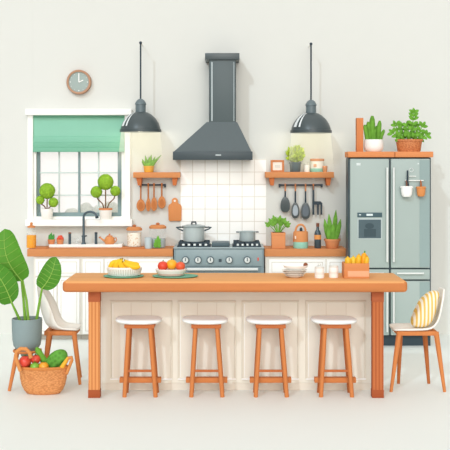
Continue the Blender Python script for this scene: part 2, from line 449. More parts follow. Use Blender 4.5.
bm = B(); pbox(bm, 312.4, 314.4, 186, 214.8, YU-.008, YU+.004, .002); h = t.part('handle', bm, DARK2)
bm = B()
prism(bm, [(313.8, 201.3), (320.5, 201.3), (322.3, 203), (322.3, 214.8), (320.6, 214.8), (320.6, 204.6), (318.9, 204.6), (318.9, 214.8), (317.1, 214.8), (317.1, 204.6), (313.8, 204.6)], YU-.008, YU+.004)
t.part('prongs', bm, DARK2, smooth=False)
bm = B(); tube(bm, [P(313.4, 183.6, YU), P(313.4, 190, YU)], .0085, 8); t.part('copper_grip', bm, COPPER, under=h)

# cutting board on wall
t = Thing('cutting_board', 'small wooden paddle board hanging on the wall beside the tiles', 'cutting board', P(174.8, 198, YW))
bm = B(); Yk = YW-.03
out = [(168.6, 220), (168.2, 207), (169, 204.6), (171.6, 203.6), (172.4, 202)]
out += [(174.8+3.2*math.cos(math.radians(a)), 201-3.2*math.sin(math.radians(a))) for a in (190, 160, 130, 100, 80, 50, 20, -10)]
out += [(177.2, 202), (178, 203.6), (180.6, 204.6), (181.6, 207), (181.4, 220), (180.6, 221), (169.4, 221)]
prism(bm, out, Yk, YW-.009, bev=.004); b = t.part('board', bm, M('#D98F58', 'woodz', amt=.05, scale=30))
bm = B(); disc(bm, 174.8, 200.8, 1.1, Yk-.0015, Yk+.002, 12); t.part('hanging_hole', bm, M('#F0E6DA'), under=b, smooth=False)

# ================================================================ generic plant pots
def pot(t, cx, y0, y1, wt, wb, Y, z0, mat, rim=0, name='pot', soil=SOIL, n=28, mrim=None, depth=1.0):
    """flower pot; widths in picture px at depth Y, base at z0"""
    k = Y/F; hh = (y1-y0)*k; x = X(cx, Y); rt = wt*k/2; rb = wb*k/2
    bm = B()
    pr = [(0, 0), (rb*.92, 0), (rb, hh*.05)]
    if rim:
        pr += [(rt*.93, hh-rim*k), (rt, hh-rim*k), (rt, hh), (rt*.86, hh), (rt*.8, hh*.82), (0, hh*.82)]
    else:
        pr += [(rt, hh*.97), (rt*.97, hh), (rt*.86, hh), (rt*.8, hh*.84), (0, hh*.84)]
    lathe(bm, pr, (x, Y, z0), n, 1, depth)
    p = t.part(name, bm, mat)
    bm = B(); lathe(bm, [(0, hh*.85), (rt*.8, hh*.86), (0, hh*.9)], (x, Y, z0), n, 1, depth); t.part('soil', bm, soil)
    return p, x, z0+hh*.88, k

# shelf plant 1: succulent in yellow pot
t = Thing('potted_succulent', 'green finger succulent in a yellow pot on the left shelf', 'potted plant', (X(148.8, YI), YI, sz()))
p, x, zt, k = pot(t, 148.8, 166.4, 172.7, 11, 9.4, YI, sz(), M('#E3A83C'), 1.2)
bm = B()
for dx, hgt, lean in ((-4.5, 7.5, -2), (-2.5, 11, -.8), (0, 10, .4), (1.5, 12, 1), (3, 10, 3.5), (4.5, 11.5, 8), (-4, 5, -3), (3.5, 6, 3.5), (0, 7, -1)):
    yy = YI+random.uniform(-.02, .02)
    tube(bm, [(x+dx*k*.6, yy, zt-.01), (x+(dx*.9+lean*.4)*k, yy, zt+hgt*k*.55), (x+(dx+lean)*k, yy, zt+hgt*k)], [.012, .014, .003], 8)
ball(bm, (x, YI, zt+.01), .05, sz=.7, sy=.8)
t.part('leaves', bm, GREEN)

# shelf plant 2: bushy yellow green in dark pot
t = Thing('potted_bush', 'bushy yellow-green plant in a dark grey pot on the right shelf', 'potted plant', (X(295.2, YI), YI, sz()))
p, x, zt, k = pot(t, 295.2, 162.6, 172.7, 12.4, 10, YI, sz(), M('#4F5F66', rough=.4), 1.6)
bm = B()
for i in range(170):
    a = random.random()*2*PI; r = random.random()**.5*8.8; 
    c = Vector((x+r*k*math.cos(a), YI+random.uniform(-.05, .045), Z(154.6, YI)+r*.92*k*math.sin(a)))
    if c.z < zt-.0: c.z = zt+.01
    d = (c-Vector((x, YI+.03, zt))).normalized()*.032
    leaf(bm, c-d*.5, c+d*.75+Vector((random.uniform(-.01, .01), -.01, .006)), .0115, (random.uniform(-.5, .5), -1, .5), n=4)
tube(bm, [(x, YI, zt-.01), (x, YI, zt+.05)], .01, 6)
ball(bm, (x, YI+.01, Z(155.5, YI)), .05, bump=.12, n=14)
t.part('foliage', bm, M('#B8CC46', 'foliage', amt=.3, scale=60))

# picture frame
t = Thing('picture_frame', 'small square wooden picture frame on the right shelf', 'picture frame', (X(277.4, YI), YI, sz()))
bm = B(); k = YI/F; zb = sz(); xc = X(277.4, YI); hw = 6.7*k; hh = 12.2*k; bw = 2*k
box(bm, xc-hw, xc+hw, YI-.012, YI+.012, zb, zb+bw, .002); box(bm, xc-hw, xc+hw, YI-.012, YI+.012, zb+hh-bw, zb+hh, .002)
box(bm, xc-hw, xc-hw+bw, YI-.012, YI+.012, zb, zb+hh, .002); box(bm, xc+hw-bw, xc+hw, YI-.012, YI+.012, zb, zb+hh, .002)
t.part('frame', bm, M('#C98052', amt=.05))
bm = B(); box(bm, xc-hw+bw*.8, xc+hw-bw*.8, YI-.002, YI+.008, zb+bw*.8, zb+hh-bw*.8); pc = t.part('mount', bm, M('#F3E9DC'), smooth=False)
bm = B(); box(bm, xc-hw*.42, xc+hw*.42, YI-.0035, YI, zb+hh*.36, zb+hh*.62); t.part('picture', bm, M('#D9D6CC', amt=.1, scale=40), under=pc, smooth=False)

# small white cup + jar + copper tag on right shelf
t = Thing('small_jar', 'tiny white lidded jar between the bush and the banded jar', 'jar', (X(306.8, YI), YI, sz()))
bm = B(); lathe(bm, [(0, 0), (.029, 0), (.031, .01), (.031, .07), (.026, .076), (0, .076)], (X(306.8, YI), YI, sz()), 20); t.part('body', bm, M('#F2F0E9'))
bm = B(); lathe(bm, [(.03, .074), (.032, .078), (.032, .086), (0, .09)], (X(306.8, YI), YI, sz()), 20); t.part('lid', bm, M('#D9D8CF'))
xj = X(317.2, YI)
t = Thing('banded_jar', 'white and teal jar with copper lid on the right shelf', 'jar', (xj, YI, sz()))
bm = B(); lathe(bm, [(0, .035), (.07, .035), (.071, .115), (.066, .12), (0, .12)], (xj, YI, sz()), 28, sy=.85); b = t.part('body', bm, M('#EFE9DC'))
bm = B(); lathe(bm, [(0, 0), (.068, 0), (.071, .005), (.072, .04), (0, .04)], (xj, YI, sz()), 28, sy=.85); t.part('teal_base', bm, M('#93CDB8'))
bm = B(); lathe(bm, [(.072, .117), (.075, .12), (.075, .138), (.07, .142), (0, .142)], (xj, YI, sz()), 28, sy=.85); t.part('lid', bm, M('#CE8556'))
bm = B(); pbox(bm, 313.6, 316.6, 164, 167, YI-.062, YI-.05, .002); t.part('label_patch', bm, M('#E0A983'), under=b)
xj2 = X(324.9, 10.475)
t = Thing('copper_cup', 'tiny copper cup in front of the banded jar on the shelf edge', 'cup', (xj2, 10.475, sz()))
bm = B(); lathe(bm, [(0, 0), (.02, 0), (.024, .03), (.026, .062), (.024, .066), (.021, .066), (.02, .03), (0, .01)], (xj2, 10.462, sz()), 20); t.part('body', bm, COPPER)

# ================================================================ WINDOW SILL PLANTS
def topiary(cx, wtop, balls, label, rim):
    Y = 10.535; z0 = Z(219.6, 10.47)+.0005
    t = Thing('potted_topiary', label, 'potted plant', (X(cx, Y), Y, z0), 'ball topiaries on the window sill')
    p, x, zt, k = pot(t, cx, 209.5, 220, wtop, wtop*.84, Y, z0, M('#F6F3EC'), 0)
    if rim:
        bm = B(); r = wtop*k/2
        lathe(bm, [(r*.98, 0), (r*1.03, .004), (r*1.03, .02), (r*.85, .022), (r*.85, 0)], (x, Y, z0+10.5*k-.014), 28, cap=False); t.part('rim', bm, TERRA)
    for i, (bx, by, br) in enumerate(balls):
        yy = Y+(-.01 if i else .0)
        c = P(bx, by, yy)
        bm = B(); mid = Vector((x+(c.x-x)*.35, Y, zt+(c.z-zt)*.35)); m2 = Vector((x+(c.x-x)*.85, Y, zt+(c.z-zt)*.6))
        tube(bm, [(x+(c.x-x)*.08, Y, zt-.008), mid, m2, (c.x, yy, c.z-br*k*.6)], .007, 6); t.part('stem', bm, STEMB)
        bm = B(); ball(bm, c, br*k, n=22, bump=.06, sy=.8)
        t.part('leaf_ball', bm, M('#86AE32', 'foliage', amt=.42, scale=75))
topiary(47, 12.6, ((47.2, 191, 8), (40.2, 200, 4.3), (53.4, 202.4, 4.9)), 'three-ball topiary in a white pot at the left of the window sill', False)
topiary(105.6, 13.4, ((105.6, 182, 8), (96.4, 192, 5.9), (115.4, 191, 5.2)), 'three-ball topiary in a white pot with terracotta rim at the right of the sill', True)

# ================================================================ BACK CABINETS
YC = 10.2; zc = Z(249, YC); zcb = Z(256.6, YC)
TOE = '#B9B2A6'
def cabinet(x0, x1, fronts, label):
    Yf = YC+.03
    t = Thing('base_cabinet', label, 'cabinet', (X((x0+x1)/2, Yf), YW-.02, 0), 'white base cabinets along the back wall')
    bm = B(); box(bm, X(x0, Yf)+.001, X(x1, Yf)-.001, Yf, YW-.001, .055, zcb-.001); t.part('carcass', bm, M('#E3DFD5', amt=.01), smooth=False)
    bm = B(); box(bm, X(x0, Yf)+.001, X(x1, Yf)-.001, Yf+.03, YW-.001, 0, .055); t.part('toe_kick', bm, M('#AFA79B'), smooth=False)
    for kind, a, b, c, d in fronts:
        bm = B(); pbox(bm, a, b, c, d, Yf-.016, Yf, .003)
        f = t.part(kind, bm, M('#FAF9F5', amt=.008))
        m = 2.6
        bm = B()
        for (e, g, h, i) in ((a+m, b-m, c+m, c+m+.6), (a+m, b-m, d-m-.6, d-m), (a+m, a+m+.6, c+m, d-m), (b-m-.6, b-m, c+m, d-m)):
            pbox(bm, e, g, h, i, Yf-.019, Yf-.015)
        t.part('panel_moulding', bm, M('#D9D4CA'), under=f, smooth=False)
cabinet(33.5, 81, (('drawer', 35.5, 56.6, 259, 276), ('drawer', 58, 79.5, 259, 276), ('door', 35.5, 56.6, 277.6, 334), ('door', 58, 79.5, 277.6, 334)), 'white base cabinet at the left end behind the leafy plant')
cabinet(81, 127, (('drawer', 82.6, 103.4, 259, 276), ('drawer', 104.8, 125.6, 259, 276), ('door', 82.6, 103.4, 277.6, 334), ('door', 104.8, 125.6, 277.6, 334)), 'white base cabinet under the sink tap')
cabinet(127, 173, (('drawer', 128.6, 171.4, 259, 276), ('door', 128.6, 149.4, 277.6, 334), ('door', 150.6, 171.4, 277.6, 334)), 'white base cabinet directly left of the cooker')
cabinet(265, 346.4, (('drawer', 269, 325.4, 259.4, 275), ('drawer', 327, 344.8, 259.4, 275), ('door', 269, 325.4, 277, 334), ('door', 327, 344.8, 277, 334)), 'white base cabinet between the cooker and the fridge')
def counter(x0, x1, label):
    bm = B(); box(bm, X(x0, YC), X(x1, YC), YC, YW-.001, zcb, zc, .006)
    solo('worktop', label, 'worktop', bm, W_ED, (X((x0+x1)/2, YC), YW-.02, zcb))
counter(27, 173, 'long orange wooden worktop left of the cooker')
counter(264.4, 346.8, 'short orange wooden worktop right of the cooker')
# sink ledge
YLg = 10.38; zl = Z(244.6, YLg)
bm = B(); box(bm, X(49, YLg), X(122, YLg), YLg-.0, 10.57, zc+.0005, zl, .004)
solo('sink_ledge', 'raised white sink ledge along the wall under the window', 'sink', bm, WHITE, (X(85, YLg), 10.47, zc))

# tap
YF = 10.44
t = Thing('kitchen_tap', 'tall dark gooseneck tap behind the island under the window', 'tap', (X(83.6, YF), YF, zl))
k = YF/F; xb = X(83.6, YF); xt = X(98, YF)
bm = B(); pts = [(xb, YF, zl), (xb, YF, Z(219, YF))]
cx = (xb+X(97.4, YF))/2; rr = X(97.4, YF)-cx
pts += [(cx-rr*math.cos(a), YF-.04*(1-math.cos(a))/2, Z(217.5, YF)+rr*.85*math.sin(a)) for a in [i*PI/10*.92 for i in range(0, 11)]]
tube(bm, pts, .0125, 12); sp = t.part('spout', bm, M('#4B5D66', rough=.3, spec=.5))
bm = B(); e = pts[-1]; tube(bm, [e, (e[0]+.004, e[1], e[2]-.022)], .017, 12); t.part('nozzle', bm, DARK2, under=sp)
bm = B(); lathe(bm, [(.026, 0), (.024, .012), (.017, .02), (.017, .075), (.022, .078), (.022, .09), (.014, .094)], (xb, YF, zl), 20); t.part('base', bm, M('#4B5D66', rough=.3, spec=.5))
bm = B(); tube(bm, [(xb, YF, zl+.084), (xb+.036, YF-.01, zl+.088)], .006, 8); t.part('lever', bm, DARK2)

# dark dispensers
def canister(px, label):
    bm = B(); x = X(px, YF)
    t = Thing('soap_dispenser', label, 'dispenser', (x, YF, zl), 'dark slim cylinders on the sink ledge')
    lathe(bm, [(0, 0), (.014, 0), (.0145, .008), (.0145, .112), (0, .113)], (x, YF, zl), 16); t.part('body', bm, M('#4A585F', rough=.4))
    bm = B(); lathe(bm, [(.016, .111), (.016, .123), (0, .126)], (x, YF, zl), 16); t.part('cap', bm, M('#8C5B48') if px < 80 else M('#3A464D'))
canister(69.8, 'slim dark cylinder with brown cap left of the tap')
canister(96, 'slim dark cylinder with dark cap right of the tap')
bm = B(); x = X(76.8, YF); lathe(bm, [(0, 0), (.02, 0), (.024, .07), (.022, .07), (.018, .006), (0, .006)], (x, YF, zl), 18)
solo('drinking_glass', 'small clear glass between the dark cylinder and the tap', 'glass', bm, GLASS, (x, YF, zl))

# tiny cacti
def tiny(px, label, fl):
    x = X(px, YF); t = Thing('potted_cactus', label, 'potted plant', (x, YF, zl), 'tiny terracotta pots on the sink ledge')
    p, x, zt, k = pot(t, px, 239.4, 244.2, 7.4, 6, YF, zl, TERRA, 1.4)
    bm = B()
    if fl:
        for dx, dz, r in ((0, 2, 2.2), (-1.8, 1.2, 1.7), (1.9, 1.4, 1.8), (.8, 3.2, 1.6), (-1, 3, 1.5)):
            ball(bm, (x+dx*k, YF+random.uniform(-.01, .01), zt+dz*k), r*k, n=10)
        t.part('flower', bm, M('#DF5C45', amt=.1))
    else:
        for dx, hh, ln in ((-1.6, 5, -.8), (0, 7.4, 0), (1.7, 6, .8), (.6, 5, -.6), (-.7, 6, -.6)):
            tube(bm, [(x+dx*k, YF, zt-.005), (x+(dx+ln*.5)*k, YF, zt+hh*.6*k), (x+(dx+ln)*k, YF, zt+hh*k)], [.012, .012, .004], 8)
        t.part('cactus', bm, M('#4F9A4A', amt=.12))
    bm = B(); lathe(bm, [(0, .0), (.03, 0), (.03, .004), (0, .004)], (x, YF, zl), 16); t.part('saucer', bm, M('#6B4A3A'))
tiny(51.4, 'tiny green cactus in a terracotta pot on the sink ledge', False)
tiny(60.2, 'tiny red flowering plant in a terracotta pot on the sink ledge', True)

# teapot-like watering can
x = X(109.6, YF); t = Thing('watering_can', 'small copper watering can at the right of the sink ledge', 'watering can', (x, YF, zl)); k = YF/F
bm = B(); lathe(bm, [(0, 0), (4*k, 0), (5*k, 1*k), (5.2*k, 4*k), (4.2*k, 7*k), (3.2*k, 7.4*k), (0, 7.4*k)], (x, YF, zl), 24); b = t.part('body', bm, M('#DB955E', rough=.45))
bm = B(); lathe(bm, [(3.4*k, 7.2*k), (2.6*k, 8.6*k), (.8*k, 9*k), (.9*k, 10.2*k), (0, 10.6*k)], (x, YF, zl), 20); t.part('lid', bm, COPPER)
bm = B(); tube(bm, [(x-4.4*k, YF, zl+3*k), (x-7*k, YF, zl+4.6*k), (x-9.4*k, YF, zl+6.6*k)], [.014, .009, .007], 10); sp = t.part('spout', bm, M('#DB955E', rough=.45))
bm = B(); tube(bm, [(x-9.2*k, YF, zl+6.3*k), (x-10.2*k, YF, zl+7.2*k)], [.008, .014], 10); t.part('sprinkler_rose', bm, COPPER, under=sp)
bm = B(); tube(bm, [(x+a*k, YF, zl+b*k) for a, b in ((4.6, 6), (6.4, 6.4), (7, 4.4), (5.8, 2.2), (4.8, 1.8))], .006, 8); t.part('handle', bm, COPPER)

# juice bottle on the worktop
YO = 10.3
x = X(31.4, YO); k = YO/F; z0 = zc+.0005
t = Thing('juice_bottle', 'glass bottle of orange juice with cork at the worktop left end', 'bottle', (x, YO, z0))
bm = B(); lathe(bm, [(0, 0), (4.8*k, 0), (5*k, .01), (5*k, 13.6*k), (4.6*k, 17*k), (3*k, 19.6*k), (2.8*k, 21.6*k), (2.6*k, 21.6*k), (2.7*k, 19.4*k), (4.3*k, 16.6*k), (4.8*k, 13.4*k)], (x, YO, z0), 24, cap=False); t.part('glass', bm, GLASS)
bm = B(); lathe(bm, [(0, .004), (4.6*k, .004), (4.75*k, .012), (4.75*k, 13*k), (0, 13.1*k)], (x, YO, z0), 24); t.part('juice', bm, M('#F2A208', amt=.05))
bm = B(); lathe(bm, [(0, 20.5*k), (4*k, 20.6*k), (4*k, 22*k), (2*k, 22.6*k), (1.2*k, 23*k), (1.4*k, 25.4*k), (0, 26*k)], (x, YO, z0), 20); t.part('stopper', bm, M('#D48A55'))
def flatboard(x0, x1, Y, label, th=.012, dp=.1):
    bm = B(); box(bm, X(x0, Y), X(x1, Y), Y-dp, Y+dp*.7, zc+.0005, zc+th, .004)
    solo('serving_board', label, 'board', bm, M('#CF8350', 'woodx', amt=.05), (X((x0+x1)/2, Y), Y, zc))
flatboard(37.5, 48, 10.3, 'small thin wooden board beside the juice bottle', .01, .06)
flatboard(121.6, 145.4, 10.29, 'thin wooden board under the biscuit jar', .014, .075)

def jar(cx, w, ht, Y, z0, label, contents, cmat, ctop, extra=None, name='storage_jar'):
    x = X(cx, Y); k = Y/F; r = w*k/2
    t = Thing(name, label, 'jar', (x, Y, z0)); H = ht*k
    bm = B(); lathe(bm, [(0, 0), (r*.94, 0), (r, .008), (r, H*.9), (r*.93, H), (r*.9, H), (r*.96, H*.88), (r*.96, .01), (0, .006)], (x, Y, z0), 28, sy=.8); t.part('glass', bm, GLASS)
    bm = B(); lathe(bm, [(0, .007), (r*.9, .007), (r*.93, .014), (r*.93, H*ctop), (0, H*ctop)], (x, Y, z0), 28, sy=.8); c = t.part(contents, bm, cmat)
    bm = B(); lathe(bm, [(r*1.02, H-.006), (r*1.06, H), (r*1.04, H+.016), (r*.8, H+.03), (0, H+.034)], (x, Y, z0), 28, sy=.8); l = t.part('lid', bm, M('#D08A58'))
    bm = B(); ball(bm, (x, Y, z0+H+.042), .017, sz=.8, sx=1.2, n=12); t.part('knob', bm, M('#B56F45'), under=l)
    return t, x, k, H
bis = bpy.data.materials.new('biscuits'); bis.use_nodes = True
nt = bis.node_tree; N = nt.nodes; L = nt.links
vo = N.new('ShaderNodeTexVoronoi'); vo.inputs['Scale'].default_value = 45; tcn = N.new('ShaderNodeTexCoord'); L.new(tcn.outputs['Object'], vo.inputs['Vector'])
cr = N.new('ShaderNodeValToRGB'); cr.color_ramp.elements[0].color = rgb('#D9A878'); cr.color_ramp.elements[0].position = .15; cr.color_ramp.elements[1].color = rgb('#F7EBDA'); cr.color_ramp.elements[1].position = .4
L.new(vo.outputs['Distance'], cr.inputs[0]); L.new(cr.outputs[0], N['Principled BSDF'].inputs['Base Color'])
jar(134.3, 15, 17, 10.29, zc+.0145, 'biscuit jar with copper lid on the thin wooden board', 'biscuits', bis, .86)
t, x, k, H = jar(157.8, 16.4, 20, 10.33, z0, 'large glass jar holding a green sprig, left of the cooker', 'grey_water', M('#A9B7BA', amt=.04), .46)
bm = B(); yy = 10.33-.068
for a, b, c, d in ((0, 2, -3.6, 6), (0, 2, 3.4, 6.4), (.4, 4, -2.6, 9.4), (.4, 4, 3, 10), (.4, 6, .8, 13), (0, 1.5, -4, 3.4), (0, 1.5, 4, 3.2)):
    leaf(bm, (x+a*k, yy, z0+b*k), (x+c*k, yy-.003, z0+d*k), .016, n=5)
tube(bm, [(x, yy+.004, z0+.01), (x+.3*k, yy+.004, z0+12*k)], .004, 6)
t.part('green_sprig', bm, M('#6CA93C', amt=.1))
x = X(148.4, 10.27); bm = B()
lathe(bm, [(0, 0), (.036, 0), (.038, .01), (.038, .112), (.034, .114), (.034, .014), (0, .01)], (x, 10.255, z0), 24)
solo('grey_tumbler', 'short pale grey tumbler in front of the sprig jar', 'tumbler', bm, M('#BCC8CB', rough=.3), (x, 10.255, z0))

# ================================================================ COOKER
Yk = 10.16
t = Thing('gas_cooker', 'wide steel gas cooker with five knobs below the hood', 'cooker', (X(218.7, Yk), YW-.03, 0))
xl, xr = X(173.8, Yk), X(264, Yk)
bm = B(); box(bm, xl, xr, Yk, YW-.009, .08, Z(249, Yk)+.012, .008); t.part('body', bm, M('#7C8F94', rough=.35, spec=.35))
bm = B(); box(bm, xl-.004, xr+.004, Yk-.02, YW-.009, Z(249, Yk)+.004, Z(247.3, Yk), .006); t.part('hob_top', bm, M('#9BABAE', rough=.3, spec=.4))
bm = B(); pbox(bm, 175.4, 262.6, 249.4, 266.2, Yk-.012, Yk+.01, .006); cp = t.part('control_panel', bm, M('#8C9EA2', rough=.35, spec=.35))
def ydisc(bm, c, r, d, n=24, r2=None):
    lathe(bm, [(0, 0), (r, 0), (r2 or r, d), (0, d)], (0, 0, 0), n)
    return bm
for px in (185.5, 198, 210.4, 229.2, 247.2):
    c = P(px, 260, Yk-.012)
    bm = B(); lathe(bm, [(0, 0), (.039, 0), (.037, .012), (0, .012)], (0, 0, 0), 24)
    for v in bm.verts: v.co = Vector((c.x+v.co.x, c.y-v.co.z, c.z+v.co.y))
    kn = t.part('knob', bm, M('#5F7076', rough=.4))
    bm = B(); lathe(bm, [(.03, 0), (.028, .03), (.022, .034), (0, .034)], (0, 0, 0), 24)
    for v in bm.verts: v.co = Vector((c.x+v.co.x, c.y-v.co.z, c.z+v.co.y))
    t.part('knob_cap', bm, M('#D9DEDB', rough=.3), under=kn)
    bm = B(); box(bm, c.x-.005, c.x+.005, c.y-.037, c.y-.03, c.z-.008, c.z+.024); t.part('knob_pointer', bm, M('#5A696F'), under=kn, smooth=False)
bm = B(); pbox(bm, 218.7, 221.6, 259, 262, Yk-.016, Yk-.01); t.part('clock_button', bm, M('#46555B'), smooth=False)
bm = B(); pbox(bm, 257.4, 258.8, 257.6, 260.8, Yk-.016, Yk-.01); t.part('indicator_light', bm, M('#D9604F'), smooth=False)
bm = B(); pbox(bm, 177, 261, 266.8, 326, Yk-.008, Yk+.01, .005); d = t.part('oven_door', bm, M('#71858A', rough=.35, spec=.35))
bm = B(); pbox(bm, 190, 248, 278, 312, Yk-.011, Yk-.006); t.part('oven_window', bm, DARK2, under=d, smooth=False)
bm = B(); tube(bm, [P(187, 269.2, Yk-.05), P(258, 269.2, Yk-.05)], .014, 10)
for q in (190, 255): tube(bm, [P(q, 269.2, Yk-.05), P(q, 269.2, Yk)], .008, 8)
t.part('door_handle', bm, M('#DADFDD', rough=.3), under=d)
bm = B()
for q in (xl+.05, xr-.05):
    for yy in (Yk+.05, YW-.08): lathe(bm, [(.02, 0), (.02, .085)], (q, yy, 0), 12)
t.part('feet', bm, DARK2)
zh = Z(247.3, Yk)
def grate(x0, x1):
    bm = B(); Ya, Yb = 10.2, 10.48; a, b = X(x0, Ya), X(x1, Ya)
    for yy in (Ya, (Ya+Yb)/2, Yb): box(bm, a, b, yy, yy+.014, zh+.03, zh+.05, .002)
    n = 6
    for i in range(n):
        q = a+(b-a-.016)*i/(n-1); box(bm, q, q+.018, Ya, Yb+.014, zh+.001, zh+.034) if i in (0, n-1) else box(bm, q, q+.014, Ya, Yb+.014, zh+.024, zh+.048)
        box(bm, q, q+.014, Ya, Ya+.014, zh, zh+.03)
    box(bm, a-.012, b+.012, Ya-.006, Yb+.02, zh, zh+.012)
    g_ = t.part('grate', bm, M('#37444C', rough=.5), smooth=False)
    bm = B(); w_ = (b-a)/11
    for i in range(5):
        q = a+w_*(1.3+2*i); box(bm, q, q+w_*.9, Ya-.012, Ya-.004, zh+.013, zh+.033, .003)  # pale blocks added to imitate bright gaps between the grate legs
    t.part('grate_gap_inlay', bm, M('#E4EAE8'), under=g_)
grate(178.4, 209.4); grate(233.6, 260)
bm = B(); pbox(bm, 211.6, 229.8, 242.6, 246.6, 10.2, 10.46, .008); t.part('griddle', bm, M('#56666C', rough=.4))
for q, r in ((193.9, .06), (247, .05)):
    bm = B(); lathe(bm, [(r, 0), (r, .018), (r*.7, .026), (0, .026)], (X(q, 10.33), 10.34, zh), 20); t.part('burner', bm, DARK2)
# pots on the hob
Yp = 10.33; zp = zh+.0505; k = Yp/F
x = X(193.8, Yp)
t = Thing('stock_pot', 'large steel pot with lid and side handles on the left burner', 'pot', (x, Yp, zp))
r = 10.6*k; H = 14*k
bm = B(); lathe(bm, [(0, 0), (r*.97, 0), (r, .01), (r, H), (0, H)], (x, Yp, zp), 32); t.part('body', bm, M('#B4BFBF', rough=.3, spec=.5, amt=.03, scale=8))
bm = B(); lathe(bm, [(r*1.04, H), (r*1.12, H+.003), (r*1.12, H+.012), (r*.7, H+.024), (0, H+.03)], (x, Yp, zp), 32); l = t.part('lid', bm, M('#8E9D9F', rough=.3, spec=.5))
bm = B(); tube(bm, [(x-.022, Yp, zp+H+.028), (x-.02, Yp, zp+H+.052), (x+.02, Yp, zp+H+.052), (x+.022, Yp, zp+H+.028)], .009, 8); t.part('lid_knob', bm, DARK2, under=l)
for s in (-1, 1):
    bm = B(); tube(bm, [(x+s*r*1.0, Yp-.035, zp+H-.035), (x+s*(r+.045), Yp-.03, zp+H-.018), (x+s*(r+.068), Yp-.0, zp+H-.004), (x+s*(r+.04), Yp+.02, zp+H-.002), (x+s*r, Yp+.03, zp+H-.004)], .0075, 8)
    t.part('handle', bm, M('#4A585E'))
x = X(247.4, Yp); r = 8*k; H = 9.6*k
t = Thing('saucepan', 'smaller open steel saucepan on the right burner', 'pot', (x, Yp, zp))
bm = B(); lathe(bm, [(0, 0), (r*.96, 0), (r, .008), (r, H-.008), (r*1.12, H-.006), (r*1.12, H+.002), (r*.96, H+.002), (r*.94, .01), (0, .008)], (x, Yp, zp), 32); t.part('body', bm, M('#A9B6B7', rough=.3, spec=.5))
for s in (-1, 1):
    bm = B(); tube(bm, [(x+s*r*1.05, Yp-.02, zp+H-.006), (x+s*(r+.03), Yp-.01, zp+H-.006), (x+s*(r+.03), Yp+.02, zp+H-.006), (x+s*r*1.05, Yp+.03, zp+H-.006)], .006, 8); t.part('handle', bm, M('#5A696E'))

# ================================================================ RIGHT WORKTOP THINGS
Yr = 10.3; k = Yr/F
x = X(278.2, Yr)
t = Thing('potted_shrub', 'leafy green plant in a square terracotta planter beside the cooker', 'potted plant', (x, Yr, z0))
bm = B(); a = 7*k
box(bm, x-a*.97, x+a*.97, Yr-a, Yr+a, z0, z0+15.6*k, .004); box(bm, x-a, x+a, Yr-a*1.03, Yr+a*1.03, z0+13*k, z0+15.8*k, .003)
t.part('planter', bm, M('#D98F5E', amt=.06, scale=14))
bm = B(); random.seed(5)
for tx, tz in ((-13, 11), (-9, 15), (-5, 18.5), (-2, 14), (2, 18), (5, 14), (7, 16), (10, 12), (12, 10), (-6, 11), (3, 11)):
    bx, bz = tx*.62, tz*.62+15.5
    yy = Yr+random.uniform(-.04, .03)
    tube(bm, [(x+tx*.12*k, Yr, z0+15*k), (x+bx*k, yy, z0+bz*k)], .0045, 6)
    for q in (-.55, 0, .55):
        an = math.atan2(tz*.6, tx*.8)+q
        ln = 6.6 if q == 0 else 4.8
        leaf(bm, (x+bx*k, yy, z0+bz*k), (x+(bx+ln*math.cos(an))*k, yy-.01, z0+(bz+ln*math.sin(an))*k), .0155, n=5)
t.part('foliage', bm, M('#72A640', 'foliage', amt=.25, scale=30))
bm = B(); box(bm, x-a*.8, x+a*.8, Yr-a*.8, Yr+a*.8, z0+15.6*k, z0+16*k); t.part('soil', bm, SOIL)

x = X(300.6, Yr)
t = Thing('handled_canister', 'copper canister with loop handle and teal base on the right worktop', 'canister', (x, Yr, z0)); r = 7.4*k
bm = B(); lathe(bm, [(r, 6.4*k), (r*1.02, 7*k), (r*1.0, 15.6*k), (r*.94, 16.8*k), (0, 17.2*k)], (x, Yr, z0), 28, sy=.8); b = t.part('body', bm, M('#D9935F', amt=.04))
bm = B(); lathe(bm, [(0, 0), (r*.95, 0), (r, .01), (r, 6.6*k), (0, 6.6*k)], (x, Yr, z0), 28, sy=.8); t.part('teal_base', bm, M('#96CDB9'))
bm = B(); tube(bm, [(x+5*k*math.cos(i*PI/12), Yr, z0+16.6*k+7*k*math.sin(i*PI/12)) for i in range(13)], .0105, 8); t.part('handle', bm, M('#D9935F'))
bm = B(); ball(bm, (x+.4*k, Yr, z0+18.4*k), .017, sz=1.5, n=10); t.part('lid_knob', bm, DARK2)
bm = B(); pbox(bm, 294.8, 296.2, 236, 239, Yr-r*.8-.002, Yr-r*.5); t.part('tag', bm, M('#F1D8C2'), under=b, smooth=False)

x = X(317.7, Yr)
t = Thing('wine_bottle', 'dark glass bottle with orange label on the right worktop', 'bottle', (x, Yr, z0)); r = 3.4*k
bm = B(); lathe(bm, [(0, 0), (r*.9, 0), (r, .006), (r, 14*k), (r*.85, 16.4*k), (1.4*k, 18.6*k), (1.3*k, 22*k), (0, 22*k)], (x, Yr, z0), 24); b = t.part('body', bm, M('#3E4D55', rough=.25, spec=.5))
bm = B(); lathe(bm, [(r*1.03, 9*k), (r*1.03, 13.4*k)], (x, Yr, z0), 24, cap=False); t.part('paper_label', bm, M('#E39A58'), under=b)
bm = B(); lathe(bm, [(1.6*k, 21.5*k), (1.6*k, 25*k), (0, 25.2*k)], (x, Yr, z0), 16); t.part('cap', bm, M('#7A4A38'))

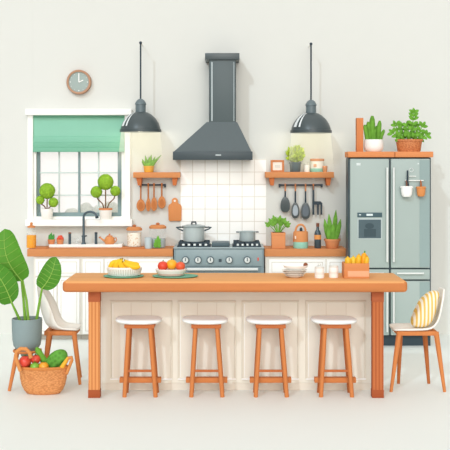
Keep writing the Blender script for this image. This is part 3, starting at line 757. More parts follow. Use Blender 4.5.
def spiky(t, x, Y, zt, k, spec, mat, wd=.02, name='leaves'):
    bm = B()
    for dx, hh, ln in spec:
        yy = Y+random.uniform(-.025, .025)
        tube(bm, [(x+dx*.55*k, yy, zt-.008), (x+(dx*.85+ln*.25)*k, yy, zt+hh*.35*k), (x+(dx+ln*.6)*k, yy, zt+hh*.7*k), (x+(dx+ln)*k, yy, zt+hh*k)], [wd*.75, wd, wd*.8, wd*.1], 8, flat=.55)
    return t.part(name, bm, mat)
t = Thing('potted_snake_plant', 'tall spiky green plant in a terracotta bowl at the worktop right end', 'potted plant', (X(332.2, Yr), Yr, z0))
p, x, zt, k = pot(t, 332.2, 238.6, 248, 16.4, 11.6, Yr, z0, TERRA, 2)
spiky(t, x, Yr, zt, k, ((-5, 21, -2.6), (-2, 26, -1.4), (2.4, 30, 1.4), (5, 21, 3.2), (.6, 17, 0), (-3.6, 13, -1), (4, 13, 1)), M('#6CA13C', 'foliage', amt=.22, scale=24), .027)

# ================================================================ FRIDGE
Yf = 9.86; xl, xr = X(348.6, Yf), X(431.6, Yf); zt = Z(157.4, Yf)
t = Thing('refrigerator', 'large grey steel double-door refrigerator at the right', 'refrigerator', ((xl+xr)/2, 10.2, 0))
bm = B(); box(bm, xl, xr, Yf+.02, 10.1, .11, zt, .014, 3); t.part('body', bm, M('#4C5B62', rough=.4))
bm = B(); box(bm, xl+.01, xr, Yf+.05, 10.08, 0, .112); t.part('plinth', bm, M('#3C4950'), smooth=False)
fd = M('#A7B5B0', rough=.4, spec=.2, amt=.02, scale=2)
def door(x0, x1, y0, y1, name):
    bm = B(); pbox(bm, x0, x1, y0, y1, Yf-.02, Yf+.02, .008, 3); return t.part(name, bm, fd)
dl = door(350.2, 389.2, 158.8, 268, 'door'); dr = door(390.9, 430, 158.8, 268, 'door')
ml = door(350.2, 389.2, 269.4, 279.6, 'drawer'); mr_ = door(390.9, 430, 269.4, 279.6, 'drawer')
bl = door(350.2, 389.2, 281, 335.4, 'freezer_door'); br_ = door(390.9, 430, 281, 335.4, 'freezer_door')
hm = M('#E4E7E4', rough=.3)
for par, px, a, b in ((dl, 387.2, 167.5, 262), (dr, 393.8, 167.5, 262), (bl, 387.2, 284, 332), (br_, 393.8, 284, 332)):
    bm = B(); tube(bm, [P(px, a, Yf-.05), P(px, b, Yf-.05)], .0095, 8)
    for q in (a+3, b-3): tube(bm, [P(px, q, Yf-.05), P(px, q, Yf-.018)], .006, 6)
    t.part('handle', bm, hm, under=par)
for par, a, b in ((ml, 357, 384), (mr_, 397, 424)):
    bm = B(); tube(bm, [P(a, 273.4, Yf-.05), P(b, 273.4, Yf-.05)], .0085, 8)
    for q in (a+3, b-3): tube(bm, [P(q, 273.4, Yf-.05), P(q, 273.4, Yf-.018)], .006, 6)
    t.part('handle', bm, hm, under=par)
bm = B(); pbox(bm, 419.6, 429.6, 160, 267, Yf-.0215, Yf-.019); t.part('painted_shade_band', bm, M('#93A6A4', rough=.4, amt=.02), under=dr, smooth=False)  # shade and reflection painted as darker strips on the right doors
bm = B(); pbox(bm, 419.6, 429.6, 282, 334.6, Yf-.0215, Yf-.019); t.part('painted_shade_band', bm, M('#93A6A4', rough=.4, amt=.02), under=br_, smooth=False)
bm = B(); pbox(bm, 357.4, 382.2, 212.6, 217.2, Yf-.026, Yf-.018, .002); dp = t.part('control_strip', bm, M('#4D6268'), under=dl)
bm = B(); pbox(bm, 366.5, 372.8, 213.8, 215.8, Yf-.028, Yf-.024); pbox(bm, 359, 361, 214.3, 215.3, Yf-.028, Yf-.024); t.part('display', bm, M('#DDE9EA'), under=dl, smooth=False)
bm = B(); pbox(bm, 357.4, 382.2, 218, 239.4, Yf-.024, Yf-.018, .002); pbox(bm, 357.4, 382.2, 218, 239.4, Yf-.023, Yf-.018); t.part('dispenser_frame', bm, M('#B9C5C4'), under=dl)
bm = B(); pbox(bm, 358.6, 381, 219.6, 238.2, Yf-.026, Yf-.02); t.part('dispenser_bay', bm, M('#55666C'), under=dl, smooth=False)
bm = B(); pbox(bm, 364, 376, 229, 236.8, Yf-.028, Yf-.024); prism(bm, [(366+9*math.cos(a*PI/8)*.5+3.6, 226+3*math.sin(a*PI/8)) for a in range(16)], Yf-.029, Yf-.024); t.part('dispenser_nozzle', bm, M('#44545A'), under=dl, smooth=False)
bm = B(); pbox(bm, 356.4, 360.6, 163, 165.6, Yf-.023, Yf-.019, .001); t.part('badge', bm, M('#D5DEDC'), under=dl)
bm = B(); pbox(bm, 417.6, 419, 163, 164.4, Yf-.023, Yf-.019); t.part('badge', bm, M('#D5DEDC'), under=dr, smooth=False)

# rack on the fridge door
Yd = Yf-.04
t = Thing('door_rack', 'thin white hanging rack on the right refrigerator door', 'rack', P(415, 180.5, Yd))
bm = B(); tube(bm, [P(405, 180.5, Yd), P(423.6, 180.5, Yd)], .006, 6); tube(bm, [P(409, 176.2, Yd), P(416, 176.2, Yd)], .004, 6)
for q in (406, 422.6): tube(bm, [P(q, 180.5, Yd), P(q, 180.5, Yf-.021)], .005, 6)
tube(bm, [P(409.5, 176.2, Yd), P(409.5, 176.2, Yf-.021)], .004, 6)
t.part('bar', bm, M('#F0F1EC'))
bm = B(); n = 14; tube(bm, [P(411.3+1.9*math.cos(2*PI*i/n), 170+1.9*math.sin(2*PI*i/n), Yf-.026) for i in range(n+1)], .0035, 6); t.part('ring', bm, M('#DDE3E0'))
bm = B(); tube(bm, [P(407.6, 170.4, Yd-.012), P(407.6, 181, Yd-.012)], [.008, .009], 8); tube(bm, [P(407.6, 181, Yd-.012), P(407.6, 186.5, Yd-.015)], [.009, .016], 8)
solo('small_brush', 'small dark brush hanging above the white hanging pot', 'brush', bm, DARK2, P(407.6, 170, Yd))
def hang(cx, y0, y1, w, name, label, mat, hm_):
    Y = Yf-.02-w*Yf/F/2*.8-.004; k = Y/F; r = w*k/2; hh = (y1-y0)*k; x = X(cx, Y); z = Z(y1, Y)
    t = Thing(name, label, 'pot', (x, Y, z), 'little pots hanging on the refrigerator door')
    bm = B(); lathe(bm, [(0, 0), (r*.6, 0), (r*.85, hh*.15), (r*.93, hh*.45), (r*.95, hh*.68), (r*1.05, hh*.7), (r*1.05, hh*.82), (r*.9, hh*.84), (r*.85, hh*.5), (0, hh*.4)], (x, Y, z), 24, sy=.8); t.part('body', bm, mat)
    bm = B(); tube(bm, [(x, Y, z+hh*.5), (x, Y, z+hh*1.1), (x, Yd, Z(180.5, Yd)+.002)], [.012, .008, .005], 8); t.part('hanger', bm, hm_)
hang(406.6, 184, 196.8, 12.2, 'hanging_pot', 'white pot hanging on the right refrigerator door', WHITE, M('#7A5546'))
hang(421, 184.6, 196.4, 9.4, 'hanging_pot', 'copper-orange pot hanging on the right refrigerator door', M('#D98F55'), M('#B06A3F'))

# boards and plants on top
zb = zt+.001
for a, b, l in ((347.6, 394.4, 'wooden top board over the left half of the refrigerator'), (394.8, 433, 'wooden top board over the right half of the refrigerator')):
    bm = B(); box(bm, X(a, Yf), X(b, Yf), Yf-.02, 10.1, zb, Z(151.6, Yf), .006)
    solo('top_board', l, 'board', bm, M('#DB8D59', 'woodx', amt=.04), (X((a+b)/2, Yf), 10.1, zb), 'wooden boards on the refrigerator')
zq = Z(151.6, Yf)+.0005; Yq = 9.98
bm = B(); box(bm, X(356.3, Yq), X(363, Yq), Yq-.03, Yq+.06, zq, Z(118, Yq), .004)
solo('upright_board', 'upright wooden board standing left of the white-potted cactus', 'board', bm, M('#D0814F', 'woodz', amt=.05), (X(359.6, Yq), Yq, zq))
t = Thing('potted_cactus', 'tall finger cactus in a white bowl on the refrigerator', 'potted plant', (X(373.4, Yq), Yq, zq)); k = Yq/F
x = X(373.6, Yq)
bm = B(); lathe(bm, [(r*k, z*k) for r, z in ((0, 0), (7.4, 0), (9, 1.6), (9.8, 5), (9.6, 9), (9, 12.2), (8, 12.2), (8, 10), (0, 10))], (x, Yq, zq), 32); t.part('bowl', bm, M('#F4F3EE', amt=.02))
bm = B(); lathe(bm, [(0, 10*k), (8*k, 10.2*k), (0, 10.8*k)], (x, Yq, zq), 24); t.part('soil', bm, SOIL)
bm = B()
for dx, hh, ln, w_ in ((-8, 17, -1.2, 2.2), (-4.6, 20, -.6, 2.7), (-1, 26, 0, 3.1), (3, 16, .6, 2.3), (5.2, 21, .8, 2.5), (8, 12, 2.4, 2), (-6, 10, -1, 2), (1.5, 13, .4, 2.4)):
    zt_ = zq+10*k; yy = Yq+random.uniform(-.03, .03)
    tube(bm, [(x+dx*.8*k, yy, zt_), (x+dx*.95*k, yy, zt_+hh*.5*k), (x+(dx+ln*.7)*k, yy, zt_+hh*.85*k), (x+(dx+ln)*k, yy, zt_+hh*k)], [w_*k*.9, w_*k, w_*k*.85, w_*k*.4], 10)
t.part('cactus', bm, M('#679A36', 'foliage', amt=.22, scale=22))
t = Thing('basket_plant', 'leafy green plant in a woven brown basket on the refrigerator', 'potted plant', (X(409, Yq), Yq, zq)); x = X(409, Yq)
def weave(h1, h2, sx=60, sz_=90):
    m = bpy.data.materials.new('weave'); m.use_nodes = True
    nt = m.node_tree; N = nt.nodes; L = nt.links; b = N['Principled BSDF']; b.inputs['Roughness'].default_value = .7
    tc = N.new('ShaderNodeTexCoord'); mp = N.new('ShaderNodeMapping'); mp.inputs['Scale'].default_value = (sx, sx, sz_)
    L.new(tc.outputs['Object'], mp.inputs['Vector'])
    vo = N.new('ShaderNodeTexVoronoi'); vo.inputs['Scale'].default_value = 1; L.new(mp.outputs['Vector'], vo.inputs['Vector'])
    cr = N.new('ShaderNodeValToRGB'); cr.color_ramp.elements[0].color = rgb(h1); cr.color_ramp.elements[0].position = .3
    cr.color_ramp.elements[1].color = rgb(h2); cr.color_ramp.elements[1].position = .75
    L.new(vo.outputs['Distance'], cr.inputs[0]); L.new(cr.outputs[0], b.inputs['Base Color'])
    bp = N.new('ShaderNodeBump'); bp.inputs['Strength'].default_value = .3; bp.inputs['Distance'].default_value = .004; bp.invert = True
    L.new(vo.outputs['Distance'], bp.inputs['Height']); L.new(bp.outputs[0], b.inputs['Normal'])
    return m
bm = B(); lathe(bm, [(r*k, z*k) for r, z in ((0, 0), (11, 0), (11.6, 1), (13, 10.4), (14, 10.6), (14, 12.4), (12.6, 12.4), (12.4, 10), (0, 10))], (x, Yq, zq), 36, sy=.75); t.part('basket', bm, weave('#D58A55', '#B5683A'))
bm = B(); lathe(bm, [(0, 10*k), (12.3*k, 10.3*k), (0, 11.5*k)], (x, Yq, zq), 24, sy=.75); t.part('soil', bm, SOIL)
bm = B(); random.seed(11)
st = [((0, 12), (3, 24), (4, 34), (4.2, 40)), ((-1, 12), (-5, 20), (-7, 27)), ((-2, 12), (-9, 19), (-13, 28)), ((2, 12), (9, 18), (14, 27)), ((2, 12), (11, 15), (18, 18)), ((-2, 12), (-11, 15), (-17, 20)), ((0, 12), (0, 20), (-1, 27)), ((1, 12), (6, 20), (7, 27))]
for s in st:
    yy = Yq+random.uniform(-.06, .05)
    pts = [Vector((x+a*k, yy, zq+(b-1)*k)) for a, b in s]
    tube(bm, pts, .005, 6)
    for i in range(len(pts)-1):
        for q in (.35, .85):
            c = pts[i].lerp(pts[i+1], q); d = (pts[i+1]-pts[i]).normalized()
            for sd in (-1, 1):
                if (c.z-zq)/k < 13: continue
                an = math.atan2(d.z, d.x)+sd*.95
                ln = random.uniform(.055, .07)
                leaf(bm, c, c+Vector((math.cos(an)*ln, random.uniform(-.02, .0), math.sin(an)*ln)), .018, (random.uniform(-.3, .3), -1, .3), n=5, peak=.55)
    d = (pts[-1]-pts[-2]).normalized(); leaf(bm, pts[-1], pts[-1]+d*.05, .016, n=5)
for i in range(22):
    a = random.uniform(-12, 12); b = random.uniform(12, 15); c = Vector((x+a*k, Yq+random.uniform(-.07, .03), zq+b*k)); an = math.atan2(1, a/8)+random.uniform(-.5, .5)
    leaf(bm, c, c+Vector((math.cos(an)*.05, -.01, math.sin(an)*.05)), .015, (0, -1, .3), n=5)
t.part('foliage', bm, M('#6AA236', 'foliage', amt=.25, scale=30))

# ================================================================ ISLAND
YI0, YI1 = 7.6, 8.19
zi = Z(281, YI0); zib = Z(292.6, YI0)
t = Thing('kitchen_island', 'long kitchen island with orange wooden top and beige panelled front', 'kitchen island', (X(236, 7.9), 7.95, 0))
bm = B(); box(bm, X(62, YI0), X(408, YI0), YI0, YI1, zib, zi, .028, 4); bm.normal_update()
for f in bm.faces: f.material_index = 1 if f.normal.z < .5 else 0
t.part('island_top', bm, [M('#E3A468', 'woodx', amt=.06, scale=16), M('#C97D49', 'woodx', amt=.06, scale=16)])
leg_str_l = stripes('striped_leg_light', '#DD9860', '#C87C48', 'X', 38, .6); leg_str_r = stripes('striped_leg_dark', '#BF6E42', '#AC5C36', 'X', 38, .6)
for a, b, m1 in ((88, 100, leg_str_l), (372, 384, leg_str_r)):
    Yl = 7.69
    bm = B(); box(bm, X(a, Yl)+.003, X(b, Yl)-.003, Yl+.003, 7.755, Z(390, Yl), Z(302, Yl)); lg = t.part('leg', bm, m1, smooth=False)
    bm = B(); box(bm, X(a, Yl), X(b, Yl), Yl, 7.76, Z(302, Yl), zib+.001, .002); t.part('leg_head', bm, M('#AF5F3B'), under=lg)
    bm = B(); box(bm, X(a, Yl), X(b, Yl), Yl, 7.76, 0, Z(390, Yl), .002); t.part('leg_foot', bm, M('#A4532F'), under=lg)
Yb = 7.98
CB = M('#E8E3D6', amt=.02, scale=5)
bm = B(); box(bm, X(99, Yb), X(373, Yb), Yb, YI1-.04, .02, zib+.001); t.part('body', bm, CB, smooth=False)
bm = B(); box(bm, X(99, Yb), X(373, Yb), Yb-.012, Yb, 0.0, Z(384, Yb)+.01); t.part('base_rail', bm, M('#E0D8CA', amt=.02), smooth=False)
bm = B(); box(bm, X(99, Yb)-.0, X(373, Yb), Yb+.001, YI1-.05, 0, .021); t.part('plinth', bm, M('#A79C90'), smooth=False)
for a, b in ((110, 172), (177.6, 236), (241.6, 299), (305.6, 366)):
    bm = B(); m = .85
    c, d = 301, 380
    Ye = Yb-.014
    for e, g, h, i in ((a, b, c, c+m*2), (a, a+m*1.6, c, d), (b-m*1.6, b, c, d)): pbox(bm, e, g, h, i, Ye, Yb, .002)
    f = t.part('front_panel', bm, M('#E0D9CA'), smooth=False)
    bm = B(); pbox(bm, a, b, d-1.6, d, Ye-.002, Yb, .002); pbox(bm, a+2.6, a+3.2, c+3, d-3, Yb-.004, Yb); t.part('panel_ledge', bm, M('#FBF9F4'), under=f, smooth=False)
    bm = B()
    for q in (.34, .67): pbox(bm, a+(b-a)*q-.25, a+(b-a)*q+.25, c+2, d-2, Yb-.002, Yb+.001)
    t.part('plank_groove', bm, M('#D6CCBC'), under=f, smooth=False)

# ---- stools
YSt = 7.70; k = YSt/F
def sxk(px): return (px-139)*k
def szk(py): return Z(py, YSt)
T = Thing('bar_stool', '', 'stool', (0, 0, 0), 'wooden bar stools with white seats')
bm = B()
n = 36; A0 = []
zs0, zs1 = szk(324.4), szk(324.4)+.036
prof = [(0, 0), (.80, 0), (.93, .004), (1.0, .016), (.99, .028), (.93, .035), (.8, .036), (0, .033)]
for v_ in [1]:
    rings = []
    for r, z in prof:
        if r == 0: rings.append([bm.verts.new((sxk(137.8), .1, zs0+z))]); continue
        ring = []
        for i in range(n):
            a = 2*PI*i/n; ca, sa = math.cos(a), math.sin(a)
            e = .62
            ring.append(bm.verts.new((sxk(137.8)+23.4*k*r*(abs(ca)**e)*(1 if ca > 0 else -1), .1+.135*r*(abs(sa)**e)*(1 if sa > 0 else -1), zs0+z+(.006*max(0, -ca)**2))))
        rings.append(ring)
    for a, b in zip(rings[:-1], rings[1:]):
        for i in range(n):
            j = (i+1) % n
            if len(a) == 1: bm.faces.new((a[0], b[j], b[i]))
            elif len(b) == 1: bm.faces.new((a[i], a[j], b[0]))
            else: bm.faces.new((a[i], a[j], b[j], b[i]))
T.part('seat', bm, M('#F6FBF8', amt=.01))
bm = B(); box(bm, sxk(124.2), sxk(154.2), .0, .2, szk(328.6), zs0, .004); T.part('seat_block', bm, M('#BE6C3E', amt=.04))
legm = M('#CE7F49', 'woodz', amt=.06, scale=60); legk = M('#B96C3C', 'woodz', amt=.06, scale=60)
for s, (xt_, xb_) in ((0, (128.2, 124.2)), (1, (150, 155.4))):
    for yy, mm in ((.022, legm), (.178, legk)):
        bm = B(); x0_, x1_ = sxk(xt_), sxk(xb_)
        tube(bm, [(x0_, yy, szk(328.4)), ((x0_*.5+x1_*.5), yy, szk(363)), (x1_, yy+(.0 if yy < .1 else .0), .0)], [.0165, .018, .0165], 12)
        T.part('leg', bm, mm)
bm = B(); box(bm, sxk(118.4), sxk(160.4), .07, .13, Z(383, YSt+.07), Z(378, YSt+.07), .004); T.part('foot_rest', bm, M('#CB7C46', amt=.05))
bm = B(); box(bm, sxk(127), sxk(152.6), .014, .028, szk(372.6), szk(370.2), .002); T.part('stretcher', bm, M('#B9693C'))
for xq in (121.2+4, 157.8-4.6):
    bm = B(); tube(bm, [(sxk(xq), .02, szk(381)), (sxk(xq), .18, szk(381))], .009, 8); T.part('side_stretcher', bm, M('#B9693C'))
labs = ['white-seated wooden bar stool nearest the striped pale island leg, leftmost', 'white-seated wooden bar stool in front of the second island panel from left',
        'white-seated wooden bar stool in front of the third island panel from left', 'white-seated wooden bar stool nearest the dark island leg, rightmost']
for i, px in enumerate((139, 206, 270.6, 336)):
    loc = (X(px, YSt), YSt, 0)
    if i == 0: T.o.location = loc; T.o['label'] = labs[0]
    else: dup(T.o, loc, labs[i])

# ---- things on the island
zi0 = zi+.0006
def island_plate(cx, rx, Y, ry, label, c='#6FAE94'):
    x = X(cx, Y); bm = B(); lathe(bm, [(0, 0), (rx*.9, 0), (rx, .008), (rx*.99, .011), (rx*.85, .008), (0, .008)], (x, Y, zi0), 40, sy=ry/rx)
    solo('place_mat', label, 'plate', bm, M(c, amt=.03), (x, Y, zi0), 'round teal mats on the island'); return zi0+.009
Yn = 7.88; k = Yn/F
z1 = island_plate(123.6, 20.3*k, Yn, .14, 'round teal mat under the white banana basket')
x = X(124.2, Yn)
t = Thing('fruit_basket', 'white ribbed bowl holding bananas on the island', 'bowl', (x, Yn, z1))
bm = B(); lathe(bm, [(r*k, z*k) for r, z in ((0, 0), (13.5, 0), (14.8, .8), (17, 7), (17.6, 8), (17.2, 8.8), (16.4, 8.2), (14, 2), (0, 2))], (x, Yn, z1), 48, sy=.62)
b = t.part('bowl', bm, M('#F7F5EF', amt=.01))
bm = B()
for i in range(44):
    a = 2*PI*i/44; ca, sa = math.cos(a), math.sin(a)
    tube(bm, [(x+(15*k+.003)*ca, Yn+(15*k+.003)*sa*.62, z1+1*k), (x+(17*k+.003)*ca, Yn+(17*k+.003)*sa*.62, z1+7*k)], .0035, 5)
t.part('ribs', bm, M('#DCD8CE'), under=b)
def banana(pts, rr, label, Y):
    pp = [(X(a, Y+d), Y+d, Z(b, Y+d)) for a, b, d in pts]
    c0 = pp[0]; t = Thing('banana', label, 'banana', c0, 'bananas in the white ribbed bowl')
    n = len(pp); bm = B()
    # smooth quadratic through 3 points
    P0, P1, P2 = [Vector(p) for p in pp]
    q = [P0*(1-s)**2+P1*2*s*(1-s)+P2*s*s for s in [i/8 for i in range(9)]]
    tube(bm, q, [rr*f for f in (.45, .85, 1, 1.05, 1.05, 1.0, .9, .65, .35)], 8); t.part('peel', bm, M('#F4C531', amt=.06))
    bm = B(); d = (q[-1]-q[-2]).normalized(); tube(bm, [q[-1]-d*.004, q[-1]+d*.012], [rr*.36, rr*.3], 6); t.part('stem', bm, M('#A98A2C'))
banana(((110, 269.5, 0), (111, 263, 0), (117.5, 260.5, 0)), .021, 'leftmost banana leaning on the bowl rim', 7.86)
banana(((117, 270, -.02), (114, 264, -.02), (120, 259.5, -.02)), .022, 'upright banana second from left in the bowl', 7.86)
banana(((127, 270, .0), (118, 266, .0), (122, 259.5, .0)), .024, 'upright banana in the middle of the bowl', 7.84)
banana(((140, 266.5, -.02), (131, 269, -.02), (123.5, 262, -.02)), .021, 'lower long banana lying on the right side of the bowl', 7.84)
banana(((139, 264, .04), (131, 266, .04), (125, 260.4, .04)), .021, 'upper long banana lying on the right side of the bowl', 7.86)

z1 = island_plate(175.2, 23*k, Yn, .14, 'round teal mat under the white fruit dish')
x = X(171, Yn)
t = Thing('fruit_dish', 'low white dish with red and orange fruit on the island', 'bowl', (x, Yn, z1))
bm = B(); lathe(bm, [(r*k, z*k) for r, z in ((0, 0), (11, 0), (12.4, .6), (15.4, 5.4), (16, 6.4), (15.4, 6.8), (14.6, 6), (11.6, 1.6), (0, 1.6))], (x, Yn, z1), 44, sy=.68)
t.part('dish', bm, M('#F6F0EA', amt=.01))
bm = B(); lathe(bm, [(r*k, z*k) for r, z in ((11.6, .4), (12.4, .5), (13.6, 2.4), (12.9, 2.4))], (x, Yn, z1), 44, sy=.7, cap=False); t.part('base_band', bm, M('#E6BFB0'))
def fruit(cx, cy, r, Y, col, name, label, leafc='#5E8B2E'):
    c = P(cx, cy, Y); t = Thing(name, label, name, c-Vector((0, 0, r*k)), 'round fruit in the white dish')
    bm = B(); ball(bm, c, r*k, sz=.93, n=20); t.part('skin', bm, M(col, rough=.35, spec=.4, amt=.1, scale=12))
    bm = B(); tube(bm, [c+Vector((0, 0, r*k*.85)), c+Vector((.004, 0, r*k*1.12))], .004, 6); t.part('stem', bm, M(leafc))
fruit(162.8, 266, 5.2, 7.85, '#E14B35', 'apple', 'red apple at the left of the white dish')
fruit(171.6, 264.6, 5.6, 7.87, '#F6B22C', 'orange', 'yellow-orange fruit in the middle of the white dish')
fruit(180.4, 266.2, 4.8, 7.85, '#E5603B', 'apple', 'orange-red apple at the right of the white dish')
fruit(172, 265.6, 4.6, 7.955, '#E9772E', 'tangerine', 'small orange fruit behind the others in the dish')

# stacked plates: each a thing
Yp2 = 7.84; k = Yp2/F; zz_ = zi0
pl = [('lowest white plate of the stack on the island', 9.4), ('second white plate from the bottom of the stack', 10.8), ('third white plate from the bottom of the stack', 12), ('fourth white plate from the bottom, under the top bowl', 12.8)]
for i, (l, w_) in enumerate(pl):
    x = X(294.4, Yp2); bm = B(); r = w_*k
    lathe(bm, [(0, 0), (r*.6, 0), (r*.66, .003), (r, .014), (r*1.0, .0175), (r*.7, .009), (0, .007)], (x, Yp2, zz_), 40, sy=.8)
    solo('plate', l, 'plate', bm, M('#F4F2EC' if i % 2 else '#E9E6DE', amt=.01), (x, Yp2, zz_), 'white plates stacked on the island'); zz_ += .0145
x = X(295.6, Yp2); t = Thing('shallow_bowl', 'white shallow bowl on top of the plate stack', 'bowl', (x, Yp2, zz_)); r = 12.6*k
bm = B(); lathe(bm, [(0, 0), (r*.55, 0), (r*.9, .02), (r, .036), (r*.96, .037), (r*.84, .022), (r*.5, .006), (0, .006)], (x, Yp2, zz_), 40, sy=.8); t.part('bowl', bm, M('#F9F8F4', amt=.01))
t = Thing('serving_spoon', 'serving spoon with brown tip resting in the top bowl', 'spoon', P(304, 268, Yp2))
bm = B(); tube(bm, [(x+.01, Yp2, zz_+.012), P(303.6, 268.4, Yp2), P(305.4, 265.5, Yp2)], .005, 8); h = t.part('handle', bm, M('#D9D3C8'))
bm = B(); ball(bm, P(305.6, 265, Yp2), .0185, n=12, sy=.7); t.part('brown_tip', bm, M('#8C5339'))
# salt and pepper / white jars
def wjar(cx, w_, y0, Y, label, kn):
    k = Y/F; x = X(cx, Y); r = w_*k/2; H = Z(y0, Y)-zi0
    t = Thing('ceramic_jar', label, 'jar', (x, Y, zi0), 'white lidded jars on the island')
    bm = B(); lathe(bm, [(0, 0), (r*.94, 0), (r, .008), (r, H*.78), (r*.9, H*.82), (0, H*.82)], (x, Y, zi0), 28); t.part('body', bm, M('#F8F7F3', amt=.01))
    bm = B(); lathe(bm, [(r*.92, H*.81), (r*.97, H*.84), (r*.97, H*.93), (r*.7, H), (0, H)], (x, Y, zi0), 28); l = t.part('lid', bm, M('#E4E2DA'))
    if kn: bm = B(); ball(bm, (x, Y, zi0+H+.008), .012, n=10); t.part('knob', bm, M('#E4E2DA'), under=l)
    bm = B(); lathe(bm, [(r*1.01, H*.3), (r*1.01, H*.5)], (x, Y, zi0), 28, cap=False); t.part('band', bm, M('#EBE7DF'))
wjar(319.4, 9.6, 266, 7.8, 'white lidded jar with a round knob beside the plates', True)
wjar(333.6, 9.4, 265, 7.83, 'white lidded jar with a flat lid beside the wooden box', False)
# wooden box of corn
Yx = 7.83; k = Yx/F; x = X(355.6, Yx); a = 12.4*k; H = Z(263.6, Yx-.08)-zi0
t = Thing('wooden_box', 'square wooden box of yellow peppers on the island right end', 'box', (x, Yx, zi0))
bm = B(); th = .008; y0_, y1_ = Yx-.07, Yx+.09
box(bm, x-a, x+a, y0_, y0_+th, zi0, zi0+H, .002); box(bm, x-a, x+a, y1_-th, y1_, zi0, zi0+H, .002)
box(bm, x-a, x-a+th, y0_, y1_, zi0, zi0+H, .002); box(bm, x+a-th, x+a, y0_, y1_, zi0, zi0+H, .002); box(bm, x-a, x+a, y0_, y1_, zi0, zi0+.02)
t.part('sides', bm, M('#D58A55', 'woodx', amt=.05))
bm = B(); box(bm, x-a*.72, x+a*.98, y0_-.002, y0_+.001, zi0+H*.12, zi0+H*.5); t.part('pale_panel', bm, M('#E5B089'), smooth=False)
for i, (bx, tx, by, yt, c, rr) in enumerate(((349, 347.6, 268, 257, '#F0B92D', .02), (353, 353.4, 268, 256.6, '#E9C33A', .02), (357, 359, 268, 254.6, '#F3B52A', .018), (361, 364.6, 268, 252.8, '#F5A623', .019), (364, 367.4, 268, 256.6, '#F0B92D', .016))):
    yy = Yx+(.012 if i % 2 else -.012)
    p0 = Vector((X(bx, yy), yy, zi0+.03)); p1 = P(tx, yt, yy)
    t = Thing('yellow_pepper', ['short yellow pepper at the left of the wooden box', 'pale yellow pepper second from left in the box', 'yellow pepper in the middle of the wooden box', 'tallest orange-yellow pepper leaning right in the box', 'yellow pepper at the right edge of the box'][i], 'pepper', p0, 'yellow peppers in the wooden box')
    bm = B(); q = [p0.lerp(p1, s) for s in (0, .25, .5, .75, .92, 1)]
    tube(bm, q, [rr*.8, rr*1.15, rr*1.3, rr*1.3, rr*1.05, rr*.4], 12); t.part('skin', bm, M(c, rough=.4, spec=.3, amt=.08))
    bm = B(); d = (p1-p0).normalized(); tube(bm, [p1-d*.004, p1+d*(.016 if i == 3 else .008)], [.007, .005], 6); t.part('stem', bm, M('#5E8F38' if i == 3 else '#C9A43A'))

# ================================================================ CHAIRS
def make_chair(label, Yn_, Yfar, px, prof, wing, tip, rail_x, legs, seat_py=331.4, dirn=1):
    """side-on shell chair; px->world at depth Yn_; prof is the middle line from seat front to back top"""
    Ym = (Yn_+Yfar)/2; hw = (Yfar-Yn_)/2
    cx = sum(rail_x)/2
    t = Thing('shell_chair', label, 'chair', (X(cx, Ym), Ym, 0), 'white shell chairs with wooden legs')
    def C(x_, y_): return X(x_, Yn_), Z(y_, Yn_)
    bm = B(); nv = 14; rows = []
    # refine the profile with Catmull-Rom
    def cr(p, s):
        n = len(p)-1; u = s*n; i = min(int(u), n-1); f = u-i
        a, b, c, d = p[max(i-1, 0)], p[i], p[i+1], p[min(i+2, n)]
        return tuple(.5*((2*b[j])+(-a[j]+c[j])*f+(2*a[j]-5*b[j]+4*c[j]-d[j])*f*f+(-a[j]+3*b[j]-3*c[j]+d[j])*f**3) for j in range(len(b)))
    ns = 26
    for i in range(ns+1):
        s = i/ns
        px_, py_, wx, wy, wd = cr([(p[0], p[1], w_[0], w_[1], w_[2]) for p, w_ in zip(prof, wing)], s)
        row = []
        for j in range(nv+1):
            v = -1+2*j/nv; q = abs(v)**3
            x_, z_ = C(px_+(wx-px_)*q, py_+(wy-py_)*q)
            row.append(bm.verts.new((x_, Ym+hw*v*wd, z_)))
        rows.append(row)
    for a, b in zip(rows[:-1], rows[1:]):
        for j in range(nv): bm.faces.new((a[j], a[j+1], b[j+1], b[j]))
    sh = t.part('seat_shell', bm, M('#F5F1E9', amt=.01))
    so = sh.modifiers.new('thickness', 'SOLIDIFY'); so.thickness = .014; so.offset = 0
    zr = Z(seat_py, Yn_)
    bm = B(); x0, x1 = sorted((X(rail_x[0], Yn_), X(rail_x[1], Yn_)))
    for yy in (Yn_+.02, Yfar-.05): box(bm, x0, x1, yy, yy+.03, zr-.038, zr-.002, .005)
    for xx in (x0, x1-.03): box(bm, xx, xx+.03, Yn_+.02, Yfar-.02, zr-.038, zr-.002, .005)
    t.part('seat_rail', bm, W_LEG)
    for (tx, bx, near) in legs:
        yt, yb = (Yn_+.035, Yn_-.0) if near else (Yfar-.035, Yfar+.0)
        p0 = Vector((X(tx, Yn_), yt, zr-.01)); p1 = Vector((X(bx, Yn_), yb, 0))
        bm = B(); tube(bm, [p0, p0.lerp(p1, .3), p1], [.021, .02, .0125], 12)
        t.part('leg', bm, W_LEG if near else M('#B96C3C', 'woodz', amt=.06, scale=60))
    return t
# right chair, facing left
prof = [(394.4, 331), (400, 330.6), (416, 330.6), (430, 330), (437.6, 326.5), (441, 318), (444, 307), (446.4, 297), (447.2, 291)]
wing = [(395, 330.6, .82), (400, 330, .95), (416, 329.8, 1.0), (430, 328.6, 1.0), (436.6, 323, 1.0), (440, 315, .98), (442, 306, .92), (444, 298, .78), (446, 290.6, .5)]
make_chair('white shell chair with a striped cushion at the right end of the island', 7.9, 8.2, None, prof, wing, None, (398, 438),
           ((400, 391, True), (437, 444.6, True), (406.5, 405, False), (431, 436.5, False)))
